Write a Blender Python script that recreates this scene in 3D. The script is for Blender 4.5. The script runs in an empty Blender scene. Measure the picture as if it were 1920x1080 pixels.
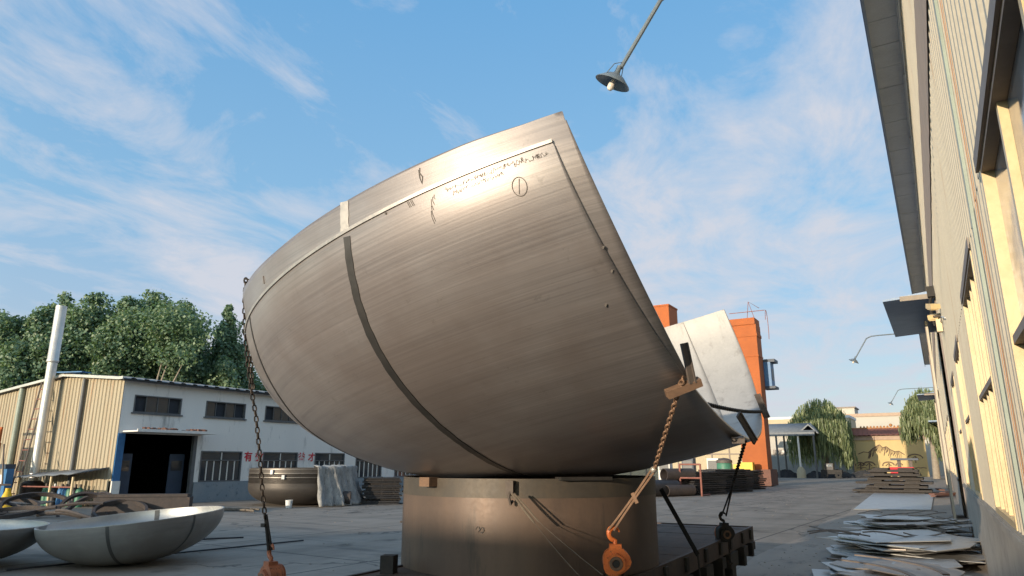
import bpy, math, random
import numpy as np
from mathutils import Vector, Matrix
R = math.radians
PI = math.pi
random.seed(7)
rng = np.random.default_rng(11)
SC = bpy.context.scene
COL = SC.collection
WL = {}          # world origin of every thing, parts share it

# ------------------------------------------------------------------ mesh kit
class MB:
    def __init__(s): s.v = []; s.f = []
    def add(s, vs, fs):
        o = len(s.v); s.v += [tuple(p) for p in vs]; s.f += [tuple(i + o for i in f) for f in fs]; return s
    def box(s, x0, x1, y0, y1, z0, z1):
        return s.add([(x0,y0,z0),(x1,y0,z0),(x1,y1,z0),(x0,y1,z0),(x0,y0,z1),(x1,y0,z1),(x1,y1,z1),(x0,y1,z1)],
                     [(0,3,2,1),(4,5,6,7),(0,1,5,4),(1,2,6,5),(2,3,7,6),(3,0,4,7)])
    def obox(s, c, size, rz=0, rx=0, ry=0):
        m = Matrix.Rotation(rz,3,'Z') @ Matrix.Rotation(ry,3,'Y') @ Matrix.Rotation(rx,3,'X')
        a, b, h = size[0]/2, size[1]/2, size[2]/2
        vs = [Vector(c) + m @ Vector(p) for p in [(-a,-b,-h),(a,-b,-h),(a,b,-h),(-a,b,-h),(-a,-b,h),(a,-b,h),(a,b,h),(-a,b,h)]]
        return s.add(vs, [(0,3,2,1),(4,5,6,7),(0,1,5,4),(1,2,6,5),(2,3,7,6),(3,0,4,7)])
    def bar(s, p0, p1, w, h, up=(0,0,1)):
        p0, p1 = Vector(p0), Vector(p1); d = (p1-p0).normalized(); u = Vector(up)
        if abs(d.dot(u)) > .99: u = Vector((0,1,0))
        a = d.cross(u).normalized(); b = a.cross(d)
        vs = [p + a*(i*w/2) + b*(j*h/2) for p in (p0,p1) for i, j in ((-1,-1),(1,-1),(1,1),(-1,1))]
        return s.add(vs, [(0,1,2,3),(7,6,5,4),(0,4,5,1),(1,5,6,2),(2,6,7,3),(3,7,4,0)])
    def tube(s, pts, r, n=8, closed=False):
        P = [Vector(p) for p in pts]; m = len(P); rr = r if isinstance(r, (list, tuple)) else [r]*m
        vs = []; prev = None
        for i in range(m):
            if closed: d = P[(i+1) % m] - P[i-1]
            else: d = P[min(i+1, m-1)] - P[max(i-1, 0)]
            d.normalize()
            if prev is None:
                a = d.cross(Vector((0,0,1)))
                if a.length < .05: a = d.cross(Vector((1,0,0)))
            else: a = prev - d*prev.dot(d)
            a.normalize(); b = d.cross(a); prev = a
            vs += [P[i] + (a*math.cos(2*PI*k/n) + b*math.sin(2*PI*k/n))*rr[i] for k in range(n)]
        fs = []
        for i in range(m if closed else m-1):
            j = (i+1) % m
            fs += [(i*n+k, j*n+k, j*n+(k+1) % n, i*n+(k+1) % n)[::-1] for k in range(n)]
        if not closed: fs += [tuple(range(n)), tuple((m-1)*n+k for k in range(n))[::-1]]
        return s.add(vs, fs)
    def lathe(s, prof, c=(0,0,0), n=24, M=None, a0=0, a1=2*PI):
        full = abs(a1-a0-2*PI) < 1e-6; k = n if full else n+1
        M = M or Matrix.Identity(3); c = Vector(c); vs = []
        for i in range(k):
            t = a0 + (a1-a0)*i/n
            vs += [c + M @ Vector((r*math.cos(t), r*math.sin(t), z)) for r, z in prof]
        m = len(prof); fs = []
        for i in range(n):
            j = (i+1) % k
            fs += [(i*m+q, j*m+q, j*m+q+1, i*m+q+1) for q in range(m-1)]
        return s.add(vs, fs)
    def prism(s, poly, o, a, b, dep):
        o, a, b, dep = Vector(o), Vector(a), Vector(b), Vector(dep); n = len(poly)
        vs = [o + a*x + b*y for x, y in poly]; vs += [v + dep for v in vs]
        return s.add(vs, [tuple(range(n))[::-1], tuple(range(n, 2*n))] + [(i, (i+1) % n, n+(i+1) % n, n+i) for i in range(n)])
    def grid(s, P):      # P[i][j]
        h, w = len(P), len(P[0])
        return s.add([p for r in P for p in r], [(i*w+j, i*w+j+1, (i+1)*w+j+1, (i+1)*w+j) for i in range(h-1) for j in range(w-1)])
    def ball(s, c, r, n=10, sc=(1,1,1)):
        prof = [(max(r*math.sin(PI*i/n), 1e-4), -r*math.cos(PI*i/n)) for i in range(n+1)]
        return s.lathe(prof, c, n+4, Matrix.Diagonal(sc))
    def link(s, c, d, side, L, W, r):
        c, d, side = Vector(c), Vector(d).normalized(), Vector(side); side = (side - d*side.dot(d)).normalized()
        pts = []
        for k in range(10):
            t = 2*PI*k/10; x = math.cos(t)*(W/2-r); y = math.sin(t)*(W/2-r) + (L/2-W/2)*(1 if math.sin(t) > 0 else -1 if math.sin(t) < 0 else 0)
            pts.append(c + side*x + d*y)
        return s.tube(pts, r, 5, True)
    def chain(s, pts, L=.068, W=.045, r=.0072, pitch=.05, side=(.84,.5,.2)):
        P = [Vector(p) for p in pts]; acc = 0; k = 0; nxt = 0
        for a, b in zip(P[:-1], P[1:]):
            d = b-a; ln = d.length; u = d/ln; t = nxt
            while t < ln:
                sd = Vector(side) if k % 2 == 0 else u.cross(Vector(side)); s.link(a+u*t, u, sd, L, W, r); k += 1; t += pitch
            nxt = t-ln
        return s
    def build(s, name, mat, parent=None, smooth=40, loc=None):
        me = bpy.data.meshes.new(name); off = WL.get(parent, Vector((0,0,0))) if parent else Vector(loc or (0,0,0))
        V = np.array(s.v, float).reshape(-1,3) - np.array(off)
        me.from_pydata([tuple(p) for p in V.tolist()], [], s.f)
        o = bpy.data.objects.new(name, me); COL.objects.link(o)
        mats = mat if isinstance(mat, (list, tuple)) else [mat]
        for m in mats: me.materials.append(m)
        if smooth:
            me.polygons.foreach_set('use_smooth', [True]*len(me.polygons)); me.set_sharp_from_angle(angle=R(smooth))
        if parent: o.parent = parent; WL[o] = off
        else: o.location = off; WL[o] = off
        me.update(); return o

def tag(o, label, cat, group=None, kind=None):
    if label: o['label'] = label
    if cat: o['category'] = cat
    if group: o['group'] = group
    if kind: o['kind'] = kind
    return o
def thing(name, label, cat, loc, group=None):
    o = bpy.data.objects.new(name, None); COL.objects.link(o); o.location = loc; o.empty_display_size = .2
    WL[o] = Vector(loc); return tag(o, label, cat, group)
def dup(root, loc, label=None, rz=None, scale=None):
    def cp(o, par):
        c = o.copy(); COL.objects.link(c)
        if par: c.parent = par
        for ch in o.children: cp(ch, c)
        return c
    r = cp(root, None); r.location = loc
    if rz is not None: r.rotation_euler = (0,0,rz)
    if scale: r.scale = scale
    if label: r['label'] = label
    return r
def setting(o): o['kind'] = 'structure'; return o

# ------------------------------------------------------------------ materials
def nodes(name):
    m = bpy.data.materials.new(name); m.use_nodes = True; nt = m.node_tree
    return m, nt, nt.nodes['Principled BSDF']
def N(nt, t, **kw):
    n = nt.nodes.new(t)
    for k, v in kw.items():
        if k in n.inputs.keys(): n.inputs[k].default_value = v
        else: setattr(n, k, v)
    return n
def L(nt, a, b): nt.links.new(a, b)
def math_n(nt, op, a, b=None, c=None):
    n = N(nt, 'ShaderNodeMath', operation=op)
    for i, x in enumerate((a, b, c)):
        if x is None: continue
        if isinstance(x, (int, float)): n.inputs[i].default_value = x
        else: L(nt, x, n.inputs[i])
    return n.outputs[0]
def ramp(nt, fac, stops):
    n = N(nt, 'ShaderNodeValToRGB'); L(nt, fac, n.inputs[0]); e = n.color_ramp.elements
    while len(e) < len(stops): e.new(.5)
    for i, (p, c) in enumerate(stops):
        e[i].position = p; e[i].color = (c, c, c, 1) if isinstance(c, (int, float)) else (*c, 1)
    return n.outputs[0]
def mixc(nt, fac, a, b, mode='MIX'):
    n = N(nt, 'ShaderNodeMix', data_type='RGBA', blend_type=mode)
    for i, x in ((0, fac), (6, a), (7, b)):
        if isinstance(x, (int, float)): n.inputs[i].default_value = x
        elif isinstance(x, tuple): n.inputs[i].default_value = (*x, 1)
        else: L(nt, x, n.inputs[i])
    return n.outputs[2]
def coord(nt, scale=(1,1,1), kind='Object', rot=(0,0,0)):
    t = N(nt, 'ShaderNodeTexCoord'); mp = N(nt, 'ShaderNodeMapping'); mp.inputs['Scale'].default_value = scale; mp.inputs['Rotation'].default_value = rot
    L(nt, t.outputs[kind], mp.inputs[0]); return mp.outputs[0]
def noise(nt, vec, scale, detail=5, rough=.6, dist=0):
    n = N(nt, 'ShaderNodeTexNoise'); n.inputs['Scale'].default_value = scale; n.inputs['Detail'].default_value = detail
    n.inputs['Roughness'].default_value = rough; n.inputs['Distortion'].default_value = dist; L(nt, vec, n.inputs['Vector']); return n.outputs[0]
def bump(nt, p, h, strength, dist=.02):
    b = N(nt, 'ShaderNodeBump'); b.inputs['Strength'].default_value = strength; b.inputs['Distance'].default_value = dist
    L(nt, h, b.inputs['Height']); L(nt, b.outputs[0], p.inputs['Normal'])
def dirty(name, c1, c2, scale=2., rough=.7, metal=0., stretch=(1,1,1), lo=.42, hi=.62, fine=0., bmp=.25, c3=None):
    m, nt, p = nodes(name); v = coord(nt, stretch)
    f = ramp(nt, noise(nt, v, scale, 7, .65), [(lo, 0.), (hi, 1.)])
    c = mixc(nt, f, c1, c2)
    f2 = noise(nt, coord(nt), 28, 4, .6)
    c = mixc(nt, .35, c, mixc(nt, f2, tuple(x*.6 for x in c1), tuple(min(1, x*1.45) for x in c1)))
    if c3: c = mixc(nt, ramp(nt, noise(nt, coord(nt, stretch), scale*3.1, 6, .7), [(.56, 0.), (.7, 1.)]), c, c3)
    L(nt, c, p.inputs['Base Color']); p.inputs['Metallic'].default_value = metal
    L(nt, ramp(nt, f2, [(.3, max(rough-.06, 0)), (.7, min(rough+.06, 1))]), p.inputs['Roughness'])
    if bmp: bump(nt, p, f2, bmp, .004)
    return m

def shell_mat(name, lo, hi, rough, metal=.88, streak=30, dirt=.5):
    m, nt, p = nodes(name); t = N(nt, 'ShaderNodeTexCoord'); sp = N(nt, 'ShaderNodeSeparateXYZ'); L(nt, t.outputs['Object'], sp.inputs[0])
    x, y, z = sp.outputs
    rho = math_n(nt, 'SQRT', math_n(nt, 'ADD', math_n(nt, 'MULTIPLY', x, x), math_n(nt, 'MULTIPLY', y, y)))
    s = math_n(nt, 'SUBTRACT', z, rho); th = math_n(nt, 'ARCTAN2', y, x)
    cb = N(nt, 'ShaderNodeCombineXYZ'); L(nt, math_n(nt, 'MULTIPLY', s, streak), cb.inputs[0]); L(nt, math_n(nt, 'MULTIPLY', th, 2.2), cb.inputs[1])
    st = noise(nt, cb.outputs[0], 1., 6, .68, .15)
    cb2 = N(nt, 'ShaderNodeCombineXYZ'); L(nt, math_n(nt, 'MULTIPLY', s, 5), cb2.inputs[0]); L(nt, math_n(nt, 'MULTIPLY', th, 1.4), cb2.inputs[1])
    st2 = noise(nt, cb2.outputs[0], 1., 4, .6)
    big = noise(nt, t.outputs['Object'], .9, 5, .6)
    fac = ramp(nt, math_n(nt, 'ADD', math_n(nt, 'MULTIPLY', st, .62), math_n(nt, 'MULTIPLY', st2, .38)), [(.32, 0.), (.66, 1.)])
    c = mixc(nt, fac, lo, hi)
    spk = ramp(nt, noise(nt, t.outputs['Object'], 9, 8, .75), [(.60, 0.), (.74, 1.)])
    c = mixc(nt, math_n(nt, 'MULTIPLY', spk, dirt), c, (.09, .085, .08))
    c = mixc(nt, ramp(nt, big, [(.40, 0.), (.62, .5)]), c, (.175,.138,.122))
    L(nt, c, p.inputs['Base Color']); p.inputs['Metallic'].default_value = metal
    L(nt, ramp(nt, math_n(nt, 'ADD', math_n(nt, 'MULTIPLY', st, .6), math_n(nt, 'MULTIPLY', big, .4)), [(.3, rough-.06), (.7, rough+.1)]), p.inputs['Roughness'])
    bump(nt, p, math_n(nt, 'ADD', st, math_n(nt, 'MULTIPLY', noise(nt, t.outputs['Object'], 60, 3, .6), .3)), .16, .004)
    return m

def plain(name, c, rough=.6, metal=0., var=.25):
    return dirty(name, c, tuple(x*(1-var) for x in c), 3., rough, metal, bmp=.08)

M = {}
M['steel'] = shell_mat('brushed_steel', (.19,.175,.174), (.335,.307,.30), .37, .32, 52)
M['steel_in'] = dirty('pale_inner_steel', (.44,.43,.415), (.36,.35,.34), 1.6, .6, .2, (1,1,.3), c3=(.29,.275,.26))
M['steel2'] = shell_mat('brushed_steel_light', (.36,.34,.32), (.56,.53,.50), .34, .85, 34, .35)
M['seam'] = dirty('weld_grey', (.05,.048,.046), (.075,.07,.066), 6, .5, .3)
M['seam_light'] = dirty('ground_weld', (.46,.42,.385), (.38,.35,.32), 6, .42, .6)
M['ink'] = plain('ink_mark', (.17,.15,.135), .7)
M['bowl'] = shell_mat('dull_steel', (.27,.265,.25), (.40,.39,.37), .46, .4, 20, .3)
M['bowlseam'] = dirty('bowl_seam', (.10,.10,.098), (.13,.13,.125), 6, .5, .4)
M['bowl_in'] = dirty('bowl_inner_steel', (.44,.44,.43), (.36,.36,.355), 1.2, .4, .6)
M['rustcyl'] = dirty('rusted_cylinder', (.115,.082,.065), (.175,.118,.085), 1.8, .5, .25, (1,1,.16), c3=(.075,.06,.05), bmp=.07)
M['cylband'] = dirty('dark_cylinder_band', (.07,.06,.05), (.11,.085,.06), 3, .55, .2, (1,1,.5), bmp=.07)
M['deck'] = dirty('trailer_deck', (.10,.075,.062), (.16,.11,.085), 3.5, .8, .1, (1,.25,1), c3=(.05,.045,.04))
M['railpaint'] = dirty('trailer_rail', (.085,.06,.052), (.05,.04,.038), 4, .65, .3)
M['black'] = dirty('black_grime', (.02,.019,.018), (.035,.03,.027), 5, .75)
M['rubber'] = dirty('tyre_rubber', (.022,.022,.022), (.035,.033,.03), 6, .85)
M['chain'] = dirty('dark_chain', (.032,.028,.026), (.06,.042,.03), 12, .55, .6)
M['rustchain'] = dirty('rusty_chain', (.30,.185,.12), (.20,.125,.085), 12, .65, .4)
M['orange'] = dirty('orange_hoist', (.78,.19,.04), (.58,.12,.03), 14, .45, .05, c3=(.10,.045,.03))
M['rustorange'] = dirty('worn_orange_hoist', (.42,.15,.075), (.22,.09,.055), 14, .6, .1, c3=(.05,.035,.03))
M['wood'] = dirty('wood_block', (.20,.12,.075), (.13,.08,.055), 8, .8, 0, (1,1,5))
M['angle'] = dirty('rusty_angle', (.14,.115,.10), (.09,.075,.068), 8, .7, .3)
M['strap'] = plain('black_strap', (.012,.012,.013), .8)
M['rope'] = plain('grey_rope', (.16,.13,.10), .9)
M['wire'] = plain('steel_wire', (.13,.10,.085), .5, .6)
M['shackle'] = plain('bright_shackle', (.6,.56,.5), .35, .5)
M['cream'] = dirty('cream_cladding', (.49,.44,.345), (.42,.375,.295), 1.1, .55, 0, (1,1,.12), .4, .75, c3=(.40,.30,.20), bmp=.05)
M['gable'] = dirty('rust_streaked_cladding', (.39,.335,.24), (.325,.27,.185), 1.0, .6, 0, (2.2,1,.10), .4, .7, c3=(.34,.19,.10), bmp=.05)
M['white_wall'] = dirty('pale_painted_wall', (.76,.725,.67), (.66,.63,.585), .5, .7, 0, (1,1,.25), .35, .75, c3=(.36,.35,.33), bmp=.08)
M['plinth'] = dirty('concrete_plinth', (.36,.32,.27), (.27,.24,.205), 1.3, .85, 0, c3=(.20,.18,.16))
M['blueplinth'] = dirty('blue_grey_plinth', (.20,.235,.26), (.255,.275,.285), 1.6, .8, 0, c3=(.10,.13,.16))
M['soffit'] = dirty('grey_soffit', (.66,.675,.71), (.55,.565,.60), 1.4, .7)
M['fascia'] = dirty('blue_grey_fascia', (.26,.32,.42), (.20,.25,.34), 1.5, .5)
M['trim'] = dirty('pinkish_trim', (.42,.31,.235), (.35,.255,.19), 2.4, .8)
M['greenpipe'] = plain('grey_green_pipe', (.27,.32,.27), .5)
M['rustline'] = plain('rust_orange_trim', (.42,.19,.07), .7)
M['frame'] = dirty('cream_window_frame', (.62,.47,.25), (.52,.38,.19), 3, .38)
M['darkframe'] = dirty('weathered_grey_frame', (.19,.155,.135), (.25,.205,.175), 4, .6)
M['greyframe'] = plain('grey_window_frame', (.105,.11,.115), .5)
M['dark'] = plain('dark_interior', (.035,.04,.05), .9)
M['bluedark'] = plain('dark_blue_metal', (.035,.055,.09), .55)
M['awning'] = dirty('dark_blue_awning', (.25,.345,.50), (.20,.275,.41), 2, .6)
M['awnside'] = plain('awning_edge_band', (.28,.24,.20), .7)
M['lampgrey'] = plain('grey_lamp_enamel', (.17,.21,.245), .4, .1)
M['bulb'] = plain('frosted_bulb', (.75,.66,.58), .25, 0, .05)
M['silver'] = dirty('galvanised_flue', (.62,.60,.56), (.50,.48,.45), 2, .4, .55)
M['roofblue'] = dirty('grey_blue_roof', (.16,.18,.20), (.10,.11,.13), 3, .6)
M['red'] = plain('red_paint', (.55,.02,.035), .7)
M['bluepaint'] = plain('blue_paint', (.035,.15,.34), .5)
M['orangecrane'] = dirty('orange_crane_paint', (.38,.10,.02), (.31,.08,.016), .8, .75, 0, c3=(.32,.085,.025))
M['brown'] = plain('brown_red_base', (.16,.075,.055), .75)
M['yellow'] = plain('yellow_paint', (.78,.48,.02), .5)
M['darksteel'] = dirty('dark_steel_bars', (.03,.03,.034), (.055,.05,.05), 4, .5, .4)
M['ruststeel'] = dirty('rusty_plate_edges', (.062,.05,.046), (.04,.035,.034), 4, .7, .2, c3=(.11,.07,.055))
M['sheet'] = dirty('grey_offcut_steel', (.46,.46,.45), (.36,.35,.34), 1.8, .4, .55, c3=(.30,.25,.22))
M['sheet2'] = dirty('tan_offcut_steel', (.42,.36,.31), (.34,.30,.27), 1.8, .48, .4, c3=(.26,.20,.17))
M['tarp'] = dirty('grey_tarp', (.36,.35,.33), (.17,.17,.165), 5.5, .75, 0, (1,1,.5), lo=.38, hi=.6, c3=(.08,.085,.09), bmp=.4)
M['tarpback'] = plain('tan_tarp_edge', (.42,.34,.24), .8)
M['whiteplastic'] = plain('white_plastic', (.72,.72,.70), .5)
M['tub'] = dirty('brown_grey_dish', (.085,.074,.065), (.06,.053,.049), 1.5, .5, .4, (1,1,3))
M['tubedge'] = dirty('dish_rim_grey', (.26,.24,.22), (.2,.185,.17), 3, .4, .6)
M['green'] = plain('green_paint', (.06,.20,.13), .5)
M['redframe'] = dirty('oxide_red_frame', (.26,.10,.075), (.18,.075,.06), 5, .7)
M['plates'] = dirty('dark_thick_plate', (.034,.029,.027), (.022,.02,.02), 3, .7, .2, c3=(.06,.045,.036))
M['tile'] = dirty('red_roof_tile', (.24,.10,.075), (.17,.075,.06), 3, .8)
M['mural'] = dirty('yellow_mural_wall', (.55,.42,.20), (.48,.365,.18), .5, .8)
M['muralink'] = plain('mural_ink', (.16,.11,.08), .9)
M['palewall'] = dirty('pale_yellow_wall', (.48,.41,.28), (.41,.35,.24), .4, .8)
M['farwhite'] = dirty('far_white_wall', (.46,.435,.385), (.40,.38,.345), .3, .85)
M['fargrey'] = dirty('far_grey_plinth', (.24,.26,.27), (.18,.20,.21), .6, .85)
M['bark'] = dirty('pale_bark', (.30,.26,.21), (.20,.17,.14), 4, .9)
M['coal'] = dirty('dark_heap', (.022,.023,.026), (.045,.045,.047), 3, .9, bmp=.8)

def glass(name, tint=(.03,.04,.05)):
    m, nt, p = nodes(name); p.inputs['Base Color'].default_value = (*tint, 1); p.inputs['Roughness'].default_value = .08
    v = coord(nt); L(nt, ramp(nt, noise(nt, v, 2.5, 4), [(.4, .05), (.7, .25)]), p.inputs['Roughness']); p.inputs['Specular IOR Level'].default_value = .7
    return m
M['glass'] = glass('dark_window_glass'); M['glasspale'] = glass('dusty_window_glass', (.10,.125,.15))
M['glassmid'] = glass('grey_window_pane', (.045,.047,.05))

def leaf(name, c1, c2):
    m = bpy.data.materials.new(name); m.use_nodes = True; nt = m.node_tree; nt.nodes.clear()
    out = N(nt, 'ShaderNodeOutputMaterial'); g = N(nt, 'ShaderNodeNewGeometry')
    c = mixc(nt, g.outputs['Random Per Island'], c1, c2)
    d = N(nt, 'ShaderNodeBsdfPrincipled'); d.inputs['Roughness'].default_value = .5; L(nt, c, d.inputs['Base Color'])
    t = N(nt, 'ShaderNodeBsdfTranslucent'); L(nt, mixc(nt, 1., c, (1.2,1.3,.6), 'MULTIPLY'), t.inputs[0])
    x = N(nt, 'ShaderNodeMixShader'); x.inputs[0].default_value = .3; L(nt, d.outputs[0], x.inputs[1]); L(nt, t.outputs[0], x.inputs[2]); L(nt, x.outputs[0], out.inputs[0])
    return m
M['poplar'] = leaf('poplar_leaves', (.095,.175,.115), (.22,.30,.18))
M['willow'] = leaf('willow_leaves', (.13,.175,.085), (.24,.275,.14))

# ------------------------------------------------------------------ light, sky, camera
SUN_EL, SUN_AZ = 8.0, 191.0          # azimuth clockwise from +Y
SC.view_settings.view_transform = 'Standard'; SC.view_settings.look = 'None'; SC.view_settings.gamma = 1; SC.view_settings.exposure = 1.4
sd = Vector((math.sin(R(SUN_AZ))*math.cos(R(SUN_EL)), math.cos(R(SUN_AZ))*math.cos(R(SUN_EL)), math.sin(R(SUN_EL))))
sl = bpy.data.lights.new('sun', 'SUN'); sl.energy = 2.0; sl.angle = R(.5); sl.color = (1., .83, .62)
so = bpy.data.objects.new('sun', sl); COL.objects.link(so); so.rotation_euler = sd.to_track_quat('Z', 'Y').to_euler(); so.location = (0,0,60)
w = bpy.data.worlds.new('World'); SC.world = w; w.use_nodes = True; nt = w.node_tree; nt.nodes.clear()
out = N(nt, 'ShaderNodeOutputWorld'); bg = N(nt, 'ShaderNodeBackground'); bg.inputs['Strength'].default_value = .15; L(nt, bg.outputs[0], out.inputs[0])
sky = N(nt, 'ShaderNodeTexSky', sky_type='NISHITA'); sky.sun_disc = False; sky.sun_elevation = R(SUN_EL); sky.sun_rotation = R(SUN_AZ)
sky.altitude = 0; sky.air_density = 1.0; sky.dust_density = .4; sky.ozone_density = 2.2
tc = N(nt, 'ShaderNodeTexCoord'); sp = N(nt, 'ShaderNodeSeparateXYZ'); L(nt, tc.outputs['Generated'], sp.inputs[0])
den = math_n(nt, 'ADD', math_n(nt, 'MAXIMUM', sp.outputs[2], 0.), .16)
cb = N(nt, 'ShaderNodeCombineXYZ'); L(nt, math_n(nt, 'DIVIDE', sp.outputs[0], den), cb.inputs[0]); L(nt, math_n(nt, 'DIVIDE', sp.outputs[1], den), cb.inputs[1])
def mapped(vec, rot=0, scale=(1,1,1), loc=(0,0,0)):
    a = N(nt, 'ShaderNodeMapping'); a.inputs['Rotation'].default_value = (0,0,R(rot)); L(nt, vec, a.inputs[0])
    b = N(nt, 'ShaderNodeMapping'); b.inputs['Scale'].default_value = scale; b.inputs['Location'].default_value = loc; L(nt, a.outputs[0], b.inputs[0]); return b.outputs[0]
OFF = (12.5, 10.0)
wisp = noise(nt, mapped(cb.outputs[0], -100, (.95,1.35,1), (OFF[0]+2.3,OFF[1]+.9,0)), 2.0, 11, .64, .6)
soft = noise(nt, mapped(cb.outputs[0], -100, (.7,.9,1), (OFF[0]+7.7,OFF[1]+4.1,0)), .8, 4, .55, .4)
cl = ramp(nt, math_n(nt, 'ADD', math_n(nt, 'MULTIPLY', wisp, .55), math_n(nt, 'MULTIPLY', soft, .45)), [(.455, 0.), (.515, .42), (.595, .93)])
grad = ramp(nt, sp.outputs[2], [(0., (1.13,1.22,1.52)), (.12, (1.02,1.22,1.60)), (.32, (.64,1.20,1.82)), (.62, (.36,.98,1.80))])
away = math_n(nt, 'SUBTRACT', .5, math_n(nt, 'MULTIPLY', .5, math_n(nt, 'ADD', math_n(nt, 'MULTIPLY', sp.outputs[0], math.sin(R(SUN_AZ))), math_n(nt, 'MULTIPLY', sp.outputs[1], math.cos(R(SUN_AZ))))))
hz = math_n(nt, 'MULTIPLY', ramp(nt, away, [(.25, 0.), (.6, 1.)]), .86)
SKYTINT = N(nt, 'ShaderNodeMix', data_type='RGBA', blend_type='MULTIPLY'); SKYTINT.inputs[0].default_value = 1; L(nt, sky.outputs[0], SKYTINT.inputs[6]); SKYTINT.inputs[7].default_value = (1.12,1.14,1.02,1)
c = mixc(nt, hz, SKYTINT.outputs[2], grad); c = mixc(nt, cl, c, (1.66,1.72,1.92)); L(nt, c, bg.inputs[0])

cam = bpy.data.cameras.new('camera'); cam.sensor_width = 36; cam.lens = 1300/1920*36; cam.clip_end = 3000; cam.clip_start = .05
co = bpy.data.objects.new('camera', cam); COL.objects.link(co); co.location = (0,0,1.8); co.rotation_euler = (PI/2 + math.atan(328/1300), 0, R(31)); SC.camera = co

# ------------------------------------------------------------------ ground
m, nt, p = nodes('yard_concrete'); v = coord(nt, kind='Object')
big = noise(nt, v, .09, 5, .6); mid = noise(nt, coord(nt, (1,.35,1)), .9, 7, .65); fine = noise(nt, v, 22, 5, .7)
c = mixc(nt, ramp(nt, big, [(.38, 0.), (.62, 1.)]), (.265,.228,.19), (.335,.283,.232))
c = mixc(nt, ramp(nt, mid, [(.42, 0.), (.66, .75)]), c, (.165,.145,.125))
c = mixc(nt, .3, c, mixc(nt, fine, (.13,.115,.10), (.42,.37,.32)))
sm = ramp(nt, noise(nt, coord(nt, (.25,1.6,1), rot=(0,0,R(35))), .8, 5, .6), [(.54, 0.), (.70, .65)])
c = mixc(nt, sm, c, (.10,.095,.09))
br = N(nt, 'ShaderNodeTexBrick', offset=0.); br.inputs['Scale'].default_value = .2; br.inputs['Mortar Size'].default_value = .006; br.inputs['Brick Width'].default_value = 1.; br.inputs['Row Height'].default_value = 1.
L(nt, coord(nt, rot=(0,0,R(3))), br.inputs[0])
c = mixc(nt, math_n(nt, 'MULTIPLY', br.outputs['Fac'], .8), c, (.06,.055,.05))
vo = N(nt, 'ShaderNodeTexVoronoi', feature='DISTANCE_TO_EDGE'); vo.inputs['Scale'].default_value = .16
wv = N(nt, 'ShaderNodeMix', data_type='RGBA'); wv.inputs[0].default_value = .10; L(nt, v, wv.inputs[6]); nn_ = N(nt, 'ShaderNodeTexNoise'); nn_.inputs['Scale'].default_value = .7; nn_.inputs['Detail'].default_value = 6; L(nt, v, nn_.inputs['Vector'])
va = N(nt, 'ShaderNodeVectorMath', operation='ADD'); L(nt, v, va.inputs[0]); vs_ = N(nt, 'ShaderNodeVectorMath', operation='SCALE'); vs_.inputs['Scale'].default_value = 3.; L(nt, nn_.outputs['Color'], vs_.inputs[0]); L(nt, vs_.outputs[0], va.inputs[1]); L(nt, va.outputs[0], vo.inputs['Vector'])
c = mixc(nt, math_n(nt, 'MULTIPLY', ramp(nt, vo.outputs['Distance'], [(.0, 1.), (.012, 0.)]), .75), c, (.05,.045,.04))
oil = ramp(nt, noise(nt, v, .55, 4, .55, .3), [(.62, 0.), (.70, .7)]); c = mixc(nt, oil, c, (.085,.075,.065))
L(nt, c, p.inputs['Base Color']); p.inputs['Specular IOR Level'].default_value = .2; L(nt, ramp(nt, mid, [(.35, .7), (.7, .95)]), p.inputs['Roughness'])
bump(nt, p, math_n(nt, 'ADD', fine, math_n(nt, 'MULTIPLY', mid, .8)), .35, .012)
g = MB()
xs = [-900,-200,-80,-40,-20,0,20,80,200,900]; ys = [-900,-200,-80,-30,0,30,60,100,140,300,900]
g.grid([[(x,y,0) for x in xs] for y in ys]); setting(g.build('ground', m, None, 0))
# paler strip of rough cement beside the hall and a worn driving lane
m2 = dirty('cement_strip', (.33,.28,.235), (.25,.215,.185), .8, .9, 0, (1,.4,1), c3=(.17,.15,.135), bmp=.4)
setting(MB().grid([[(-3.3+.12*math.sin(y*.7),y,.004),(.44,y,.004)] for y in [i*1.5-3 for i in range(74)]]).build('pavement', m2, None, 0))

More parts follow.
